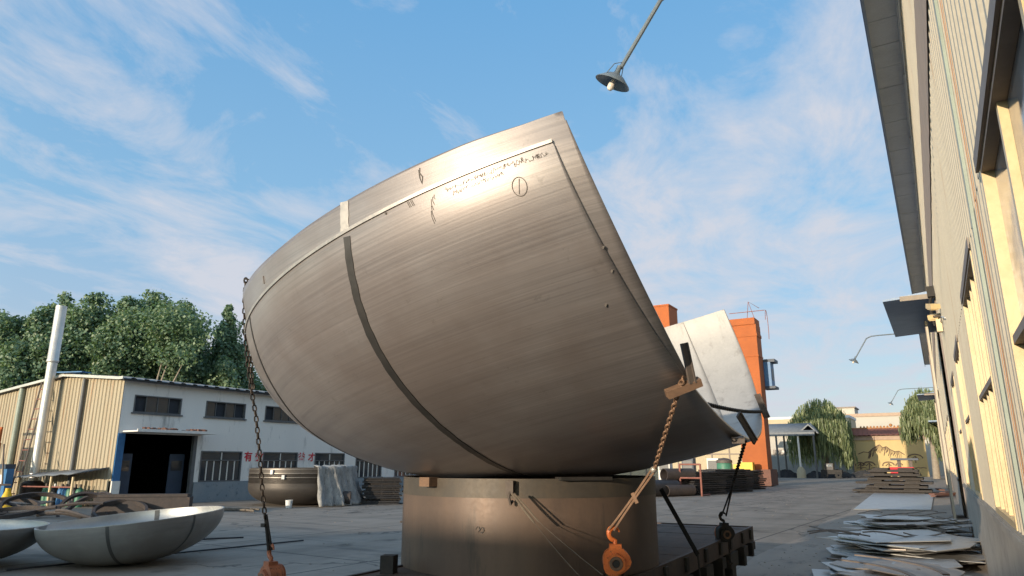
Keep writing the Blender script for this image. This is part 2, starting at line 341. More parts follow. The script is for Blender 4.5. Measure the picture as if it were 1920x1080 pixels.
# ------------------------------------------------------------------ the two nested dish halves
PO = [-2.8831,7.4314,3.8463,0,0,0,4.2757,2.0825,.6281,2.064,.1102,.9658,.0557]
MO = np.array([[0.07608,0.97555,0.20619],[-0.9929,0.05515,0.10544],[-0.09149,0.21274,-0.97282]])
PI_ = [-3.182,7.531,3.873,0,0,0,4.2724,2.0859,.5766,2.065,.118,.924,.1157]
MI = np.array([[0.1055,0.97278,0.20633],[-0.99235,0.0896,0.08496],[-0.06416,0.21372,-0.97479]])
def dish_surf(P, x, n):
    rho = np.sqrt(x*x + (n/P[11])**2)/P[6]
    return P[7]*np.maximum(1-np.minimum(rho,1)**P[9], 0)**(1/P[9])
def dish_grid(P, nu=220, nv=70):
    Rr,D,s,q,kt,rb,ky = P[6:13]
    A = 1/Rr**2+ky**2/(rb*Rr)**2; B = 2*s*ky/(rb*Rr)**2; Cc = s*s/(rb*Rr)**2-1; dq = math.sqrt(B*B-4*A*Cc); x1 = (-B+dq)/(2*A); x2 = (-B-dq)/(2*A)
    u = np.r_[.0004, np.linspace(.004, .996, nu-2), .9996]; x = (x1+x2)/2+(x1-x2)/2*np.cos(PI*u); n = s+ky*x
    for _ in range(40): n = s+ky*x+kt*dish_surf(P, x, n)
    t1 = math.atan2(-(s+ky*x1)/rb, x1); t2 = math.atan2(-(s+ky*x2)/rb, x2)
    if t2 < t1: t2 += 2*PI
    th = t1+(t2-t1)*u; xr = Rr*np.cos(th); nr = -Rr*rb*np.sin(th)
    out = []
    for v in np.linspace(0, 1, nv):
        k = v*v; xx = xr*(1-k)+x*k; nn = nr*(1-k)+n*k; d = dish_surf(P, xx, nn)
        if v == 0: d = d*0
        out.append(np.stack([xx, nn, d], 1))
    return np.array(out)          # (nv,nu,3) in (x,n,d)
def clamp_inner(W):               # keep the nested dish inside the outer one
    Q = (W-np.array(PO[:3])) @ MO
    f = (np.sqrt(Q[...,0]**2+(Q[...,1]/PO[11])**2)/PO[6])**PO[9]+(np.maximum(Q[...,2],0)/PO[7])**PO[9]
    k = (.993/f)**(1/PO[9]); g_ = np.clip((f-.45)/.15, 0, 1); g_ = g_*g_*(3-2*g_); k = 1+(k-1)*g_
    K3 = np.stack([k, k, np.where(Q[...,2] > 0, k, 1.)], -1)
    Q = Q*K3
    return Q @ MO.T + np.array(PO[:3])
FL = np.array([1,-1,1])
def dish_root(P, Mx, name, label):
    o = thing(name, label, 'dish half', P[:3], 'nested halves of the big steel dish')
    m3 = Matrix(((Mx*FL).tolist())); o.rotation_euler = m3.to_euler(); WL[o] = Vector((0,0,0)); return o
def to_local(P, Mx, W): return ((W-np.array(P[:3])) @ Mx)*FL
def lift_of(a): return np.interp(a, [-12,-7,9,17,21,25,29,33,37,45,90,170], [0,.02,.035,.045,.055,.075,.10,.125,.17,.2,.2,0])
def dish_build(P, Mx, name, label, inner):
    root = dish_root(P, Mx, name, label); G = dish_grid(P)
    W = G @ Mx.T + np.array(P[:3])
    if inner:
        W = clamp_inner(W); ang = np.degrees(np.arctan2(-G[0,:,1]/P[11], G[0,:,0])); wv = np.clip(1-np.linspace(0,1,G.shape[0])/.35, 0, 1)**1.3
        W = W - Mx[:,2]*(wv[:,None]*lift_of(ang)[None,:])[...,None]
    Lc = to_local(P, Mx, W); b = MB(); b.grid([[tuple(p) for p in row] for row in Lc])
    a, bb, cc = Lc[30,100], Lc[30,101], Lc[31,100]
    if np.dot(np.cross(bb-a, cc-a), a) < 0: b.f = [f[::-1] for f in b.f]
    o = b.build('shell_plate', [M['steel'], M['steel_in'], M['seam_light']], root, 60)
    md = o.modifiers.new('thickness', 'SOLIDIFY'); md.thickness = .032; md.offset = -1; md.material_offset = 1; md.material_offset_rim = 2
    return root
outer = dish_build(PO, MO, 'steel_dish_half', 'outer brushed steel dish half with a circled one marked near its corner', False)
inner = dish_build(PI_, MI, 'steel_dish_half', 'nested dish half whose rim shows as a paler band above the outer half', True)
def on_dish(P, Mx, th, d, lift=.004, inner=False):       # angle in degrees, depth -> local point
    rho = P[6]*max(1-(max(d,0)/P[7])**P[9], 0)**(1/P[9]); t = R(th)
    q = np.array([rho*math.cos(t), -rho*P[11]*math.sin(t), d]); g = np.array([q[0]/P[6]**2, q[1]/(P[6]*P[11])**2, q[2]/P[7]**2]); g /= np.linalg.norm(g)
    Wp = q @ Mx.T + np.array(P[:3])
    if inner: Wp = clamp_inner(Wp) - Mx[:,2]*float(lift_of(th))*max(0, 1-d/.3)
    return Vector(to_local(P, Mx, Wp)+g*FL*lift), Vector(g*FL)
def resample(pts, n):
    P = np.array(pts, float); s = np.r_[0, np.cumsum(np.hypot(np.diff(P[:,0])*.07, np.diff(P[:,1])))]
    t = np.linspace(0, s[-1], n); return np.stack([np.interp(t, s, P[:,0]), np.interp(t, s, P[:,1])], 1)
def seam(P, Mx, root, pts, w, mat, inner=False, n=60, lift=.005):
    c = resample(pts, n)
    if len(pts) > 4:
        for _ in range(30): c[1:-1] = (c[:-2]+c[2:]+2*c[1:-1])/4
    pp = [on_dish(P, Mx, a, d, lift, inner) for a, d in c]; rows = []
    for i, (p_, nn) in enumerate(pp):
        t = (pp[min(i+1,n-1)][0]-pp[max(i-1,0)][0]).normalized(); sd_ = t.cross(nn).normalized()
        wl, wr = w/2*(1+.07*math.sin(i*1.9)+.05*math.sin(i*4.7)), w/2*(1+.07*math.sin(i*2.3+1)+.05*math.sin(i*5.1)); rows.append([p_-sd_*wl-nn*.004, p_-sd_*wl, p_+sd_*wr, p_+sd_*wr-nn*.004])
    return MB().grid(rows).build('weld_seam', mat, root, 40)
seam(PO, MO, outer, [(9.5,.05),(10,.25),(11.4,.55),(12.2,.719),(13.3,.953),(14.7,1.184),(15.8,1.335),(18.8,1.575),(25.7,1.792),(33,1.89)], .062, M['seam'])
seam(PO, MO, outer, [(34.2,.0),(35.1,.229),(37.3,.483),(40.2,.701),(45.2,.867),(52,1.2),(60,1.5)], .03, M['seam'])
seam(PI_, MI, inner, [(7.4,.0),(7.7,.08),(8.2,.2),(8.4,.28)], .075, M['seam_light'], True, 14, .007)
rm = MB()                                                # bright ground bead along the outer rim
rows = [on_dish(PO, MO, a, .004, .004) for a in np.linspace(-12.0, 150, 170)]
rm.grid([[p_+Vector((0,0,-.004)), p_+nn*.006+Vector((0,0,-.004)), p_+nn*.006+Vector((0,0,.018)), p_+Vector((0,0,.018))] for p_, nn in rows]); rm.build('rim_edge', M['seam_light'], outer)
# pen marks: circled one, scribbled rows, drips
def stroke(pts, r=.003, P=PO, Mx=MO, inn=False, root=outer):
    MB().tube([on_dish(P, Mx, a, d, .0015, inn)[0] for a, d in pts], r, 5).build('pen_mark', M['ink'], root)
stroke([(-8.4+.62*math.cos(t), .21+.057*math.sin(t)) for t in np.linspace(0, 2*PI, 25)], .0026); stroke([(-8.55,.165),(-8.2,.25)], .003)
random.seed(3)
for a0, a1, d0 in [(-2.0,-9.5,.062),(-2.6,-7.5,.10),(-8.5,-11.5,.075)]:
    a = a0; pts = []
    while a > a1: pts.append((a, d0+random.uniform(-.016,.016))); a -= random.uniform(-.06,.16)
    stroke(pts, .0013)
for a0 in (1.9,1.75,1.55,1.4): stroke([(a0,.03),(a0-.15,.07)], .003)
for a0, d0, d1 in ((-.5,.08,.15),(-.7,.07,.12),(-.35,.12,.22),(-.2,.15,.23),(-.9,.06,.09)): stroke([(a0,d0),(a0+.1,(d0+d1)/2),(a0+.03,d1)], .0022)
for a0, d0 in ((-13.7,.79),(-13.6,.66),(4.3,.03),(-12.2,.95)): stroke([(a0,d0),(a0+.12,d0+.012)], .008)
stroke([(a0, d0) for a0, d0 in ((-1.9,.03),(-1.78,.06),(-2.0,.09),(-1.8,.13),(-1.7,.09),(-1.75,.04))], .004, PI_, MI, True, inner)
stroke([(25.4,.08),(25.5,.13)], .006, PI_, MI, True, inner)
# scuffs on the pale inside of the outer half
def dish_world(P, Mx, th, d, lift=0):
    rho = P[6]*max(1-(d/P[7])**P[9], 0)**(1/P[9]); t = R(th); q = np.array([rho*math.cos(t), -rho*P[11]*math.sin(t), d]); g = np.array([q[0]/P[6]**2, q[1]/(P[6]*P[11])**2, q[2]/P[7]**2]); g /= np.linalg.norm(g)
    return Vector((q+g*lift) @ Mx.T + np.array(P[:3]))

# ------------------------------------------------------------------ pedestal cylinder, packing blocks, trailer
CX, CY, CR, ZD, ZT = -3.9, 6.85, 1.355, .79, 1.66
ped = thing('support_cylinder', 'rusty brown steel cylinder carrying the big dish on the trailer', 'cylinder', (CX,CY,ZD))
def ring_prof(r0, r1, z0, z1): return [(r0,z0),(r1,z0),(r1,z1),(r0,z1),(r0,z0)]
MB().lathe(ring_prof(CR-.03, CR, ZD+.003, ZT-.17), (CX,CY,0), 96).build('cylinder_wall', M['rustcyl'], ped, 30)
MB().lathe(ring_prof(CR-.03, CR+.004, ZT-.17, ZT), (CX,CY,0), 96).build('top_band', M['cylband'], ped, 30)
b = MB()
def oncyl(px_ang, z, l=.003): return Vector((CX+(CR+l)*math.sin(R(px_ang)), CY-(CR+l)*math.cos(R(px_ang)), z))
pts = [(0,0),(.9,1),(2.1,.9),(2.5,-.2),(1.5,-.9),(2.5,-.2),(3.6,.8),(4.7,.7),(5,-.4),(4.1,-1.1),(3,-.8)]
b.tube([oncyl(8.7+x*.7, 1.215+y*.025) for x, y in pts], .0045, 5); b.build('paint_mark', M['ink'], ped)
b = MB(); b.obox(oncyl(22.5, 1.585, .03), (.07,.08,.12), R(22)); b.tube([oncyl(22.5,1.57,.05),oncyl(22.5,1.50,.085),oncyl(23,1.44,.06),oncyl(23.6,1.47,.035)], .013, 6); b.build('lug', M['angle'], ped)
b = MB(); b.obox(oncyl(-13.5, 1.625, .04), (.15,.12,.085), R(-14)); tag(b.build('packing_block', M['wood'], None, 20, (CX,CY-CR,1.6)), 'small brown block wedged under the dish above the cylinder band, left side', 'block', 'packing under the dish')
b = MB(); b.obox(oncyl(52, 1.66, -.02), (.52,.14,.03), R(52)); tag(b.build('packing_plate', M['black'], None, 20, (CX+1,CY-.8,1.66)), 'thin dark plate between the dish and the cylinder top, right of the lug', 'plate', 'packing under the dish')
b = MB(); b.obox((-4.62,5.42,.87), (.13,.13,.16), R(20)); tag(b.build('chock_block', M['black'], None, 20, (-4.62,5.42,.79)), 'black chock on the trailer deck at the foot of the rusty cylinder', 'block')

TR = R(2.5)
tr = thing('flatbed_trailer', 'dark flatbed trailer with rusty deck under the rusty cylinder', 'trailer', (-3.75,5.,0))
def tw(x, y, z):   # trailer frame: x right, y forward, rotated a little
    return Vector((-3.62+x*math.cos(TR)-y*math.sin(TR), 5+x*math.sin(TR)+y*math.cos(TR), z))
def tbox(b, x0, x1, y0, y1, z0, z1):
    vs = [tw(x,y,z) for z in (z0,z1) for x, y in ((x0,y0),(x1,y0),(x1,y1),(x0,y1))]
    return b.add(vs, [(0,3,2,1),(4,5,6,7),(0,1,5,4),(1,2,6,5),(2,3,7,6),(3,0,4,7)])
HW = 1.17
b = MB()
for i in range(36): tbox(b, -HW+.04, HW-.04, -6+i*.363, -6+i*.363+.352, ZD-.05, ZD-.002+random.uniform(-.003,.002))
b.build('deck', M['deck'], tr, 20)
for sgn in (-1, 1):
    b = MB(); x0, x1 = (HW-.04, HW) if sgn > 0 else (-HW, -HW+.04); tbox(b, x0, x1, -6, 7.1, ZD-.17, ZD+.012); tbox(b, x0-(.05 if sgn > 0 else 0), x1+(0 if sgn > 0 else .05), -6, 7.1, ZD-.20, ZD-.17); b.build('side_rail', M['railpaint'], tr, 20)
b = MB(); tbox(b, -HW, HW, 7.1, 7.16, ZD-.22, ZD+.012); b.build('end_rail', M['railpaint'], tr, 20)
for k, (y, wd, dp) in enumerate([(6.85,.25,.20),(6.2,.3,.26),(5.35,.5,.34),(4.7,.22,.24),(3.9,.35,.3),(3.0,.22,.25),(2.2,.4,.3),(1.2,.25,.26),(.2,.3,.3)]):
    b = MB(); tbox(b, HW-.22, HW+.05, y-wd/2, y+wd/2, ZD-.20-dp*.55, ZD-.20); tbox(b, HW-.1, HW+.035, y-wd/4, y+wd/4, ZD-.21-dp, ZD-.20-dp*.55); tbox(b, HW+.001, HW+.03, y-.05, y+.05, ZD-.16, ZD-.01); b.build('stake_bracket', M['black'], tr, 20)
b = MB()
for x in (-.45,.45): tbox(b, x-.06, x+.06, -6, 7.05, .38, ZD-.051)
for i in range(12): tbox(b, -1.1, 1.1, -5.6+i*1.1, -5.5+i*1.1, .56, ZD-.052)
b.build('chassis_beams', M['black'], tr, 20)
for y in (-1.0,.25,1.5):
    for x in (-.85,.85):
        c0 = tw(x, y, .40); Mx = Matrix.Rotation(TR,3,'Z') @ Matrix.Rotation(PI/2,3,'Y')
        t = MB().lathe([(.22,-.11),(.34,-.13),(.40,-.10),(.40,.10),(.34,.13),(.22,.11),(.22,-.11)], c0, 28, Mx).build('wheel', M['rubber'], tr, 40)
        MB().lathe([(.22,-.09),(.12,-.05),(.0,-.05),(.0,.05),(.12,.05),(.22,.09)], c0, 20, Mx).build('rim', M['angle'], t, 40)

# ------------------------------------------------------------------ hoists, chains, clamps
def hoist(label, mat, loc, rz):
    t = thing('chain_hoist', label, 'hoist', (0,0,0), 'chain hoists lashing the dish down')
    b = MB(); Mx = Matrix.Rotation(PI/2,3,'X')
    poly = [(.115*math.cos(a)*(1.0+.10*math.cos(3*a)), .115*math.sin(a)*(1.0+.10*math.sin(2*a+.5))) for a in np.linspace(0,2*PI,22)[:-1]]
    b.prism(poly, (0,-.045,0), (1,0,0), (0,0,1), (0,.10,0)); b.obox((0,0,.10), (.10,.085,.07)); b.build('housing', mat, t, 30)
    b = MB(); hexp = [(.085*math.cos(a+.5), .085*math.sin(a+.5)-.012) for a in np.linspace(0,2*PI,7)[:-1]]
    b.prism(hexp, (0,-.075,0), (1,0,0), (0,0,1), (0,.029,0)); b.build('gear_cover', mat, t, 30); FX = Matrix(((1,0,0),(0,0,1),(0,1,0)))
    MB().lathe([(.056,-.0755),(.052,-.088),(.034,-.088),(.030,-.0755)], (0,0,-.012), 18, FX).build('cover_ring', M['wood'], t, 30); MB().lathe([(.030,-.0758),(.026,-.080),(.0,-.081)], (0,0,-.012), 14, FX).build('cover_hub', M['black'], t, 30)
    b = MB(); b.lathe([(.03,.06),(.105,.06),(.112,.075),(.105,.10),(.03,.10)], (0,0,0), 22, Matrix(((1,0,0),(0,0,1),(0,1,0)))); b.build('hand_wheel', M['rustorange'], t, 30)
    b = MB(); pts = [(0,0,.12),(0,0,.165)]+[(-.005-.045*math.sin(a)+.0, 0, .215-.05*math.cos(a)) for a in np.linspace(.15,4.4,14)]
    b.tube(pts, [.018,.018]+[.02]*5+[.022]*4+[.018,.015,.012,.009,.006], 8); b.build('top_hook', mat, t, 40)
    b = MB(); b.chain([(-.05,.02,-.09),(-.055,.02,-.32)], .045,.03,.0055,.033); b.chain([(.05,-.0,-.09),(.05,.0,-.28)], .045,.03,.0055,.033); b.chain([(-.09,.08,-.02),(-.1,.08,-.26)], .03,.022,.004,.022)
    b.tube([(.05,0,-.29),(.05,0,-.33)]+[(.05-.032*math.sin(a),0,-.362+.032*math.cos(a)) for a in np.linspace(.2,4.3,10)], .011, 7); b.build('load_chain', M['chain'], t, 40)
    t.location = loc; t.rotation_euler = (0,0,rz); return t
hoist('bright orange chain hoist on the near trailer rail below the rusty lashing chain', M['orange'], (-2.42,5.70,1.01), R(25))
hoist('worn red-brown chain hoist hanging left of the cylinder from the dark rim chain', M['rustorange'], (-5.12,4.44,.835), R(-15))
hoist('black chain hoist on the far trailer rail at the end of the dark lashing', M['black'], (-2.63,9.95,.88), R(40))
def curve(a, b, sag, n=10): return [Vector(a).lerp(Vector(b), i/n) - Vector((0,0,sag*4*(i/n)*(1-i/n))) for i in range(n+1)]
GC = 'lashings holding the dish'
# left: chain hooked over the rim, two strands beside the shell, then one, then a sling
lc = thing('lashing_chain', 'dark chain hooked over the left rim of the dish beside the workshop', 'chain', (-5.4,4.1,2.9), GC)
b = MB()
b.chain([(-5.28,4.16,3.44),(-5.366,4.095,3.455),(-5.362,4.10,3.23),(-5.346,4.121,2.981),(-5.316,4.159,2.687),(-5.284,4.201,2.447),(-5.245,4.248,2.21),(-5.208,4.294,1.883),(-5.176,4.332,1.562),(-5.15,4.363,1.337)]); b.build('links', M['chain'], lc)
b = MB(); b.chain([(-5.406,4.125,3.467),(-5.388,4.148,3.243),(-5.366,4.177,2.992),(-5.339,4.212,2.695),(-5.315,4.241,2.477)]); b.build('second_strand', M['chain'], lc)
b = MB(); b.tube([(-5.155,4.365,1.36),(-5.14,4.421,1.06)], .012, 7); b.tube([(-5.145,4.37,1.36),(-5.123,4.441,1.06)], .011, 7); b.obox((-5.165,4.37,1.27), (.05,.03,.03)); b.build('sling', M['black'], lc)
# right: chain from the wooden block down to a shackle, wire sling to the orange hoist
e0 = Vector((-1.44,4.66,2.34)); sh = Vector((-2.02,5.62,1.752))
rc = thing('lashing_chain', 'rusty brown chain running from the wooden block down to the bright shackle', 'chain', sh, GC)
b = MB(); b.chain([e0+Vector((.0,.04,.05)), e0+Vector((.0,-.05,-.02)), sh]); b.build('links', M['rustchain'], rc)
MB().ball(sh+Vector((0,-.02,-.005)), .026, 8).build('shackle', M['shackle'], rc)
hk = Vector((-2.43,5.66,1.255)); b = MB(); b.tube(curve(sh+Vector((-.02,0,0)), hk+Vector((-.03,0,0)), .012), .0095, 6); b.tube(curve(sh+Vector((.02,0,0)), hk+Vector((.02,0,0)), -.01), .0095, 6); mid = sh.lerp(hk,.45); b.tube([mid+Vector((-.02,0,.03)), mid+Vector((.02,0,-.05))], .017, 6); b.build('wire_sling', M['rustchain'], rc)
# far: chain round the lower corner to the far hoist
e1 = Vector((-1.50,6.59,1.985)); fh = Vector((-2.61,9.9,1.11))
fc = thing('lashing_chain', 'dark lashing from the bottom corner of the dish to the far trailer rail', 'chain', fh, GC)
b = MB(); b.chain([e1, e1.lerp(fh,.45)], .07,.045,.008,.055); b.build('links', M['chain'], fc)
b = MB(); b.tube([e1.lerp(fh,.43), e1.lerp(fh,.75)+Vector((.015,0,0)), fh+Vector((.03,0,0))], .011, 6); b.tube([e1.lerp(fh,.43), e1.lerp(fh,.75)-Vector((.015,0,0)), fh-Vector((.03,0,0))], .011, 6); b.build('wire_sling', M['chain'], fc)
# chain stretched across the opening
a0 = Vector((-1.52,5.1,2.25)); a1 = Vector((-1.97,9.7,2.46))
cc = tag(MB().chain(curve(a0, a1, .03, 8), .075,.045,.008,.055).build('lashing_chain', M['chain'], None, 40, a0), 'dark chain stretched across the white open mouth of the dish', 'chain', GC)
# angle irons and block on the cut edge
GA = 'angle irons clamped on the cut edge'
def angle_iron(label, p0, p1, w, mat=M['angle'], up=(1,0,0)):
    b = MB(); b.bar(p0, p1, w, .018, up); q = Vector(up).normalized(); s_ = (Vector(p1)-Vector(p0)).cross(q).normalized()
    b.bar(Vector(p0)+s_*w*.5+q*w*.22, Vector(p1)+s_*w*.5+q*w*.22, .012, w*.42, up)
    return tag(b.build('angle_iron', mat, None, 20, p0), label, 'angle iron', GA)
angle_iron('upright rusty angle iron on the cut edge above the wooden block', e0+Vector((.06,0,-.02)), e0+Vector((.035,-.06,.25)), .045, up=(.8,-.6,0))
b = MB(); b.bar(e0+Vector((-.10,-.06,-.09)), e0+Vector((.10,.06,.0)), .065, .055, (.3,-.3,1)); tag(b.build('wood_block', M['wood'], None, 15, e0), 'reddish wooden block clamped under the cut edge where the rusty chain starts', 'block')
angle_iron('slanted dark angle iron at the lowest corner of the white opening', Vector((-1.42,6.62,1.98)), Vector((-1.47,6.28,2.21)), .05, up=(.7,-.7,.1))
angle_iron('dark angle iron on the far right edge of the white opening', Vector((-1.92,9.76,2.38)), Vector((-2.03,9.80,2.70)), .07, up=(.7,-.7,.1))
b = MB(); b.obox((-1.47,6.2,1.995), (.10,.5,.045), R(14), R(4)); tag(b.build('edge_plate', M['angle'], None, 20, (-1.47,6.2,2)), 'flat dark plate under the bottom corner of the dish opening', 'plate')
# strap and rope
b = MB(); s0 = Vector((-2.72,7.75,1.52)); s1 = Vector((-2.47,8.15,.80)); b.bar(s0, s1, .05, .006, (.7,-.7,0)); b.bar(s1, s1+Vector((.03,-.02,-.4)), .045, .006, (1,0,0)); tag(b.build('tie_strap', M['strap'], None, 20, s1), 'flat black strap from behind the cylinder over the trailer rail', 'strap', GC)
q0 = Vector((-3.27,5.443,1.541)); q1 = Vector((-3.078,5.497,1.30)); q2 = Vector((-3.045,5.515,1.309))
b = MB(); b.tube(curve(q0, q1, .004, 8), .011, 6); b.tube(curve(q0+Vector((.02,0,0)), q2, -.004, 8), .008, 5); b.tube(curve(q1, Vector((-2.476,5.134,.955)), .012, 10), .003, 5); b.tube(curve(q2, Vector((-2.281,5.114,.987)), .008, 10), .003, 5)
tag(b.build('tie_rope', M['rope'], None, 40, q0), 'thin dark rope slanting across the cylinder from its lug', 'rope', GC)

# ------------------------------------------------------------------ dish heads lying on the yard
def dish_head(label, c, Rr, D, tilt_axis, tilt, seams, zrot=0):
    t = thing('dish_head', label, 'dish', c, 'dish heads lying on the yard'); t.rotation_euler = Matrix.Rotation(tilt,3,Vector(tilt_axis)).to_euler(); WL[t] = Vector((0,0,0))
    n = 26; ph = [PI/2*i/n for i in range(n+1)]
    po = [(Rr*math.cos(a)**.92 if i < n else .001, -D*math.sin(a)) for i, a in enumerate(ph)]; th = .03
    pi2 = [((Rr-th)*math.cos(a)**.92 if i < n else .001, -(D-th)*math.sin(a)) for i, a in enumerate(ph)]
    MB().lathe(po[::-1], (0,0,0), 96).build('outer_shell', M['bowl'], t, 60)
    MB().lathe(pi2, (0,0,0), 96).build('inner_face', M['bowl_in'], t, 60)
    MB().lathe([(Rr,0),(Rr,.012),(Rr-th,.012),(Rr-th,0)], (0,0,0), 96).build('rim_edge', M['sheet'], t, 30)
    for az, wd, side in seams:
        b = MB(); rows = []
        for r_, z_ in (po if side > 0 else pi2)[:-2]:
            k = 1+.003*side if side > 0 else .995; a = R(az); da = wd/2/max(r_, .15); rows.append([(r_*k*math.cos(a-da), r_*k*math.sin(a-da), z_*k), (r_*k*math.cos(a+da), r_*k*math.sin(a+da), z_*k)])
        b.grid(rows).build('weld_seam', M['bowlseam'], t, 60)
    return t
vd = Vector((-.848,.53,0)); 
dish_head('shallow steel dish tilted up at the right, nearest the trailer', (-13.21,8.13,.80), 1.57, .80, vd, R(-5.2), [(-46,.055,1),(6,.045,1),(133,.09,-1)])
dish_head('level steel dish cut by the left picture edge behind the tilted dish', (-15.45,5.95,.70), 1.62, .70, vd, R(1), [(-20,.05,1),(160,.05,-1)])

# nested dark dishes with tarp by the workshop
cx, cy, RT = -24.9, 23.0, 2.28
tub = thing('dish_stack_bottom', None, None, (cx,cy,0)); bpy.data.objects.remove(tub)
GN = 'nested dishes by the workshop'
for i, (z0, lab) in enumerate([(0., 'lowest dark dish of the nested pile beside the tarp'), (.17, 'middle dish of the nested pile, only its grey rim showing'), (.34, 'top dish of the nested pile partly under the tarp')]):
    t = thing('nested_dish', lab, 'dish', (cx,cy,z0), GN)
    n = 18; pr = [(.001,.0+z0)]+[(RT*math.sin(PI/2*k/n)**.62, z0+.78*(1-math.cos(PI/2*k/n))) for k in range(1,n+1)]+[(RT,z0+1.20)]
    pin = [(max(r-.05,.0005), z+.045) for r, z in pr]
    MB().lathe(pr, (cx,cy,0), 64).build('dish_body', M['tub'], t, 50)
    MB().lathe([(RT,z0+1.185),(RT+.025,z0+1.19),(RT+.025,z0+1.215),(RT-.05,z0+1.215)], (cx,cy,0), 64).build('rim_edge', M['tubedge'], t, 30)
    MB().lathe(pin, (cx,cy,0), 64).build('inner_face', M['tub'], t, 50)
for k, (a, z, lab) in enumerate([(-75, 1.42, 'white spacer cube stuck between the upper rims of the dark nested dishes'), (-62, 1.22, 'lower white spacer between the rims near the hanging chain')]):
    b = MB(); b.obox((cx+(RT+.03)*math.cos(R(a)), cy+(RT+.03)*math.sin(R(a)), z), (.12,.12,.17), R(a)); tag(b.build('spacer_block', M['whiteplastic'], None, 15, (cx,cy,z)), lab, 'block')
# tarp
rows = []
for j in range(15):
    f = j/14; row = []
    for i in range(60):
        a = R(-28+i*1.95); fold = .14*math.sin(i*1.15+.5*math.sin(j*.5))*f+.05*math.sin(i*3.1+j)+.05*math.sin(i*.47+2)+.03*math.sin(i*2.3+j*.4)*f
        r = RT+.05+fold*.9+f*f*.38; z = 1.60*(1-f)+.03+.03*math.sin(i*.8)*(1-f)
        if i < 8: r += .02*(8-i)*f
        row.append((cx+r*math.cos(a), cy+r*math.sin(a), z))
    rows.append(row)
toprows = [[(cx+(RT-.55*k/3)*math.cos(R(-28+i*1.95)), cy+(RT-.55*k/3)*math.sin(R(-28+i*1.95)), 1.63+.05*k/3+.03*math.sin(i*.9)) for i in range(60)] for k in (3,2,1,0)]
o = MB().grid(toprows+rows).build('tarpaulin', M['tarp'], None, 180, (cx+1.5,cy,0)); tag(o, 'crumpled grey tarpaulin draped over the right side of the nested dishes', 'tarpaulin')
md = o.modifiers.new('t', 'SOLIDIFY'); md.thickness = .015
b = MB(); b.lathe([(.27,-.6),(.3,-.6),(.3,.6),(.27,.6),(.27,-.6)], (-22.7,23.0,.31), 24, Matrix.Rotation(R(40),3,'Z') @ Matrix.Rotation(PI/2,3,'Y')); tag(b.build('pipe_section', M['ruststeel'], None, 40, (-22.7,23.0,0)), 'short rusty pipe lying at the foot of the tarpaulin', 'pipe')
t = thing('plastic_bucket', 'small white bucket on the ground before the dark nested dishes', 'bucket', (-23.35,20.95,0)); MB().lathe([(.001,.0),(.12,.0),(.15,.30),(.155,.31),(.14,.30),(.11,.03),(.001,.03)], (-23.35,20.95,0), 20).build('pail', M['whiteplastic'], t, 40); MB().tube([(-23.35+.15*math.cos(a), 20.95, .30+.12*math.sin(a)) for a in np.linspace(0,PI,9)], .006, 5).build('handle', M['darksteel'], t)

# bar stacks right of the tarp
random.seed(21)
def bar_stack(base, rz, n, ln, labs, group, wd=1.1, hh=.085, mat=None, name='steel_plate'):
    for k in range(n):
        b = MB(); l = ln*random.uniform(.88,1.04); w_ = wd*random.uniform(.85,1.03); z = base[2]+k*hh
        b.obox((base[0]+random.uniform(-.06,.06), base[1]+random.uniform(-.06,.06), z+hh*.36), (l,w_,hh*.72), rz+random.uniform(-.04,.04))
        for q in (-.35,.0,.35): b.obox((base[0]+math.cos(rz)*l*q, base[1]+math.sin(rz)*l*q, z+hh*.84), (.08,w_*.8,hh*.26), rz)
        tag(b.build(name, mat or random.choice([M['darksteel'],M['darksteel'],M['plates']]), None, 20, base), labs, 'steel plate', group)
bar_stack((-22.1,25.2,0), R(42), 14, 1.7, 'dark steel plate in the stack just right of the tarpaulin', 'dark plates stacked beside the tarpaulin', 1.3)
bar_stack((-20.7,26.3,0), R(42), 13, 1.5, 'rusty steel plate in the stack half hidden by the cylinder', 'plates stacked behind the cylinder', 1.3, .10)

# rods and litter on the yard
b = MB(); b.tube([(-13.9,6.4,.03),(-13.13,12.3,.03)], .018, 6); tag(b.build('steel_rod', M['darksteel'], None, 40, (-13.5,9,0)), 'long thin dark rod lying on the yard in front of the tilted dish', 'rod')
b = MB(); b.tube([(-15.6,11.2,.02),(-15.0,12.1,.02)], .02, 6); tag(b.build('steel_rod', M['darksteel'], None, 40, (-15.3,11.6,0)), 'short dark rod on the ground right of the tilted dish', 'rod')
b = MB(); b.tube([(-24+random.uniform(-1.0,1.0)+.04*i, 18.6+random.uniform(-.45,.45), .05+.03*random.random()) for i in range(26)], .03, 6); tag(b.build('rope_tangle', M['rope'], None, 40, (-24,18.6,0)), 'pale tangle of rope on the ground before the blue plinth', 'rope')
for i, (x, y) in enumerate([(-13.2,21.6),(-14.6,17.8)]):
    b = MB(); b.obox((x,y,.03), (.30,.08,.05), R(30+i*20)); tag(b.build('wood_scrap', M['angle'], None, 20, (x,y,0)), ['dark scrap lying on the open yard left of the cylinder','small dark scrap on the yard beyond the rod'][i], 'scrap')

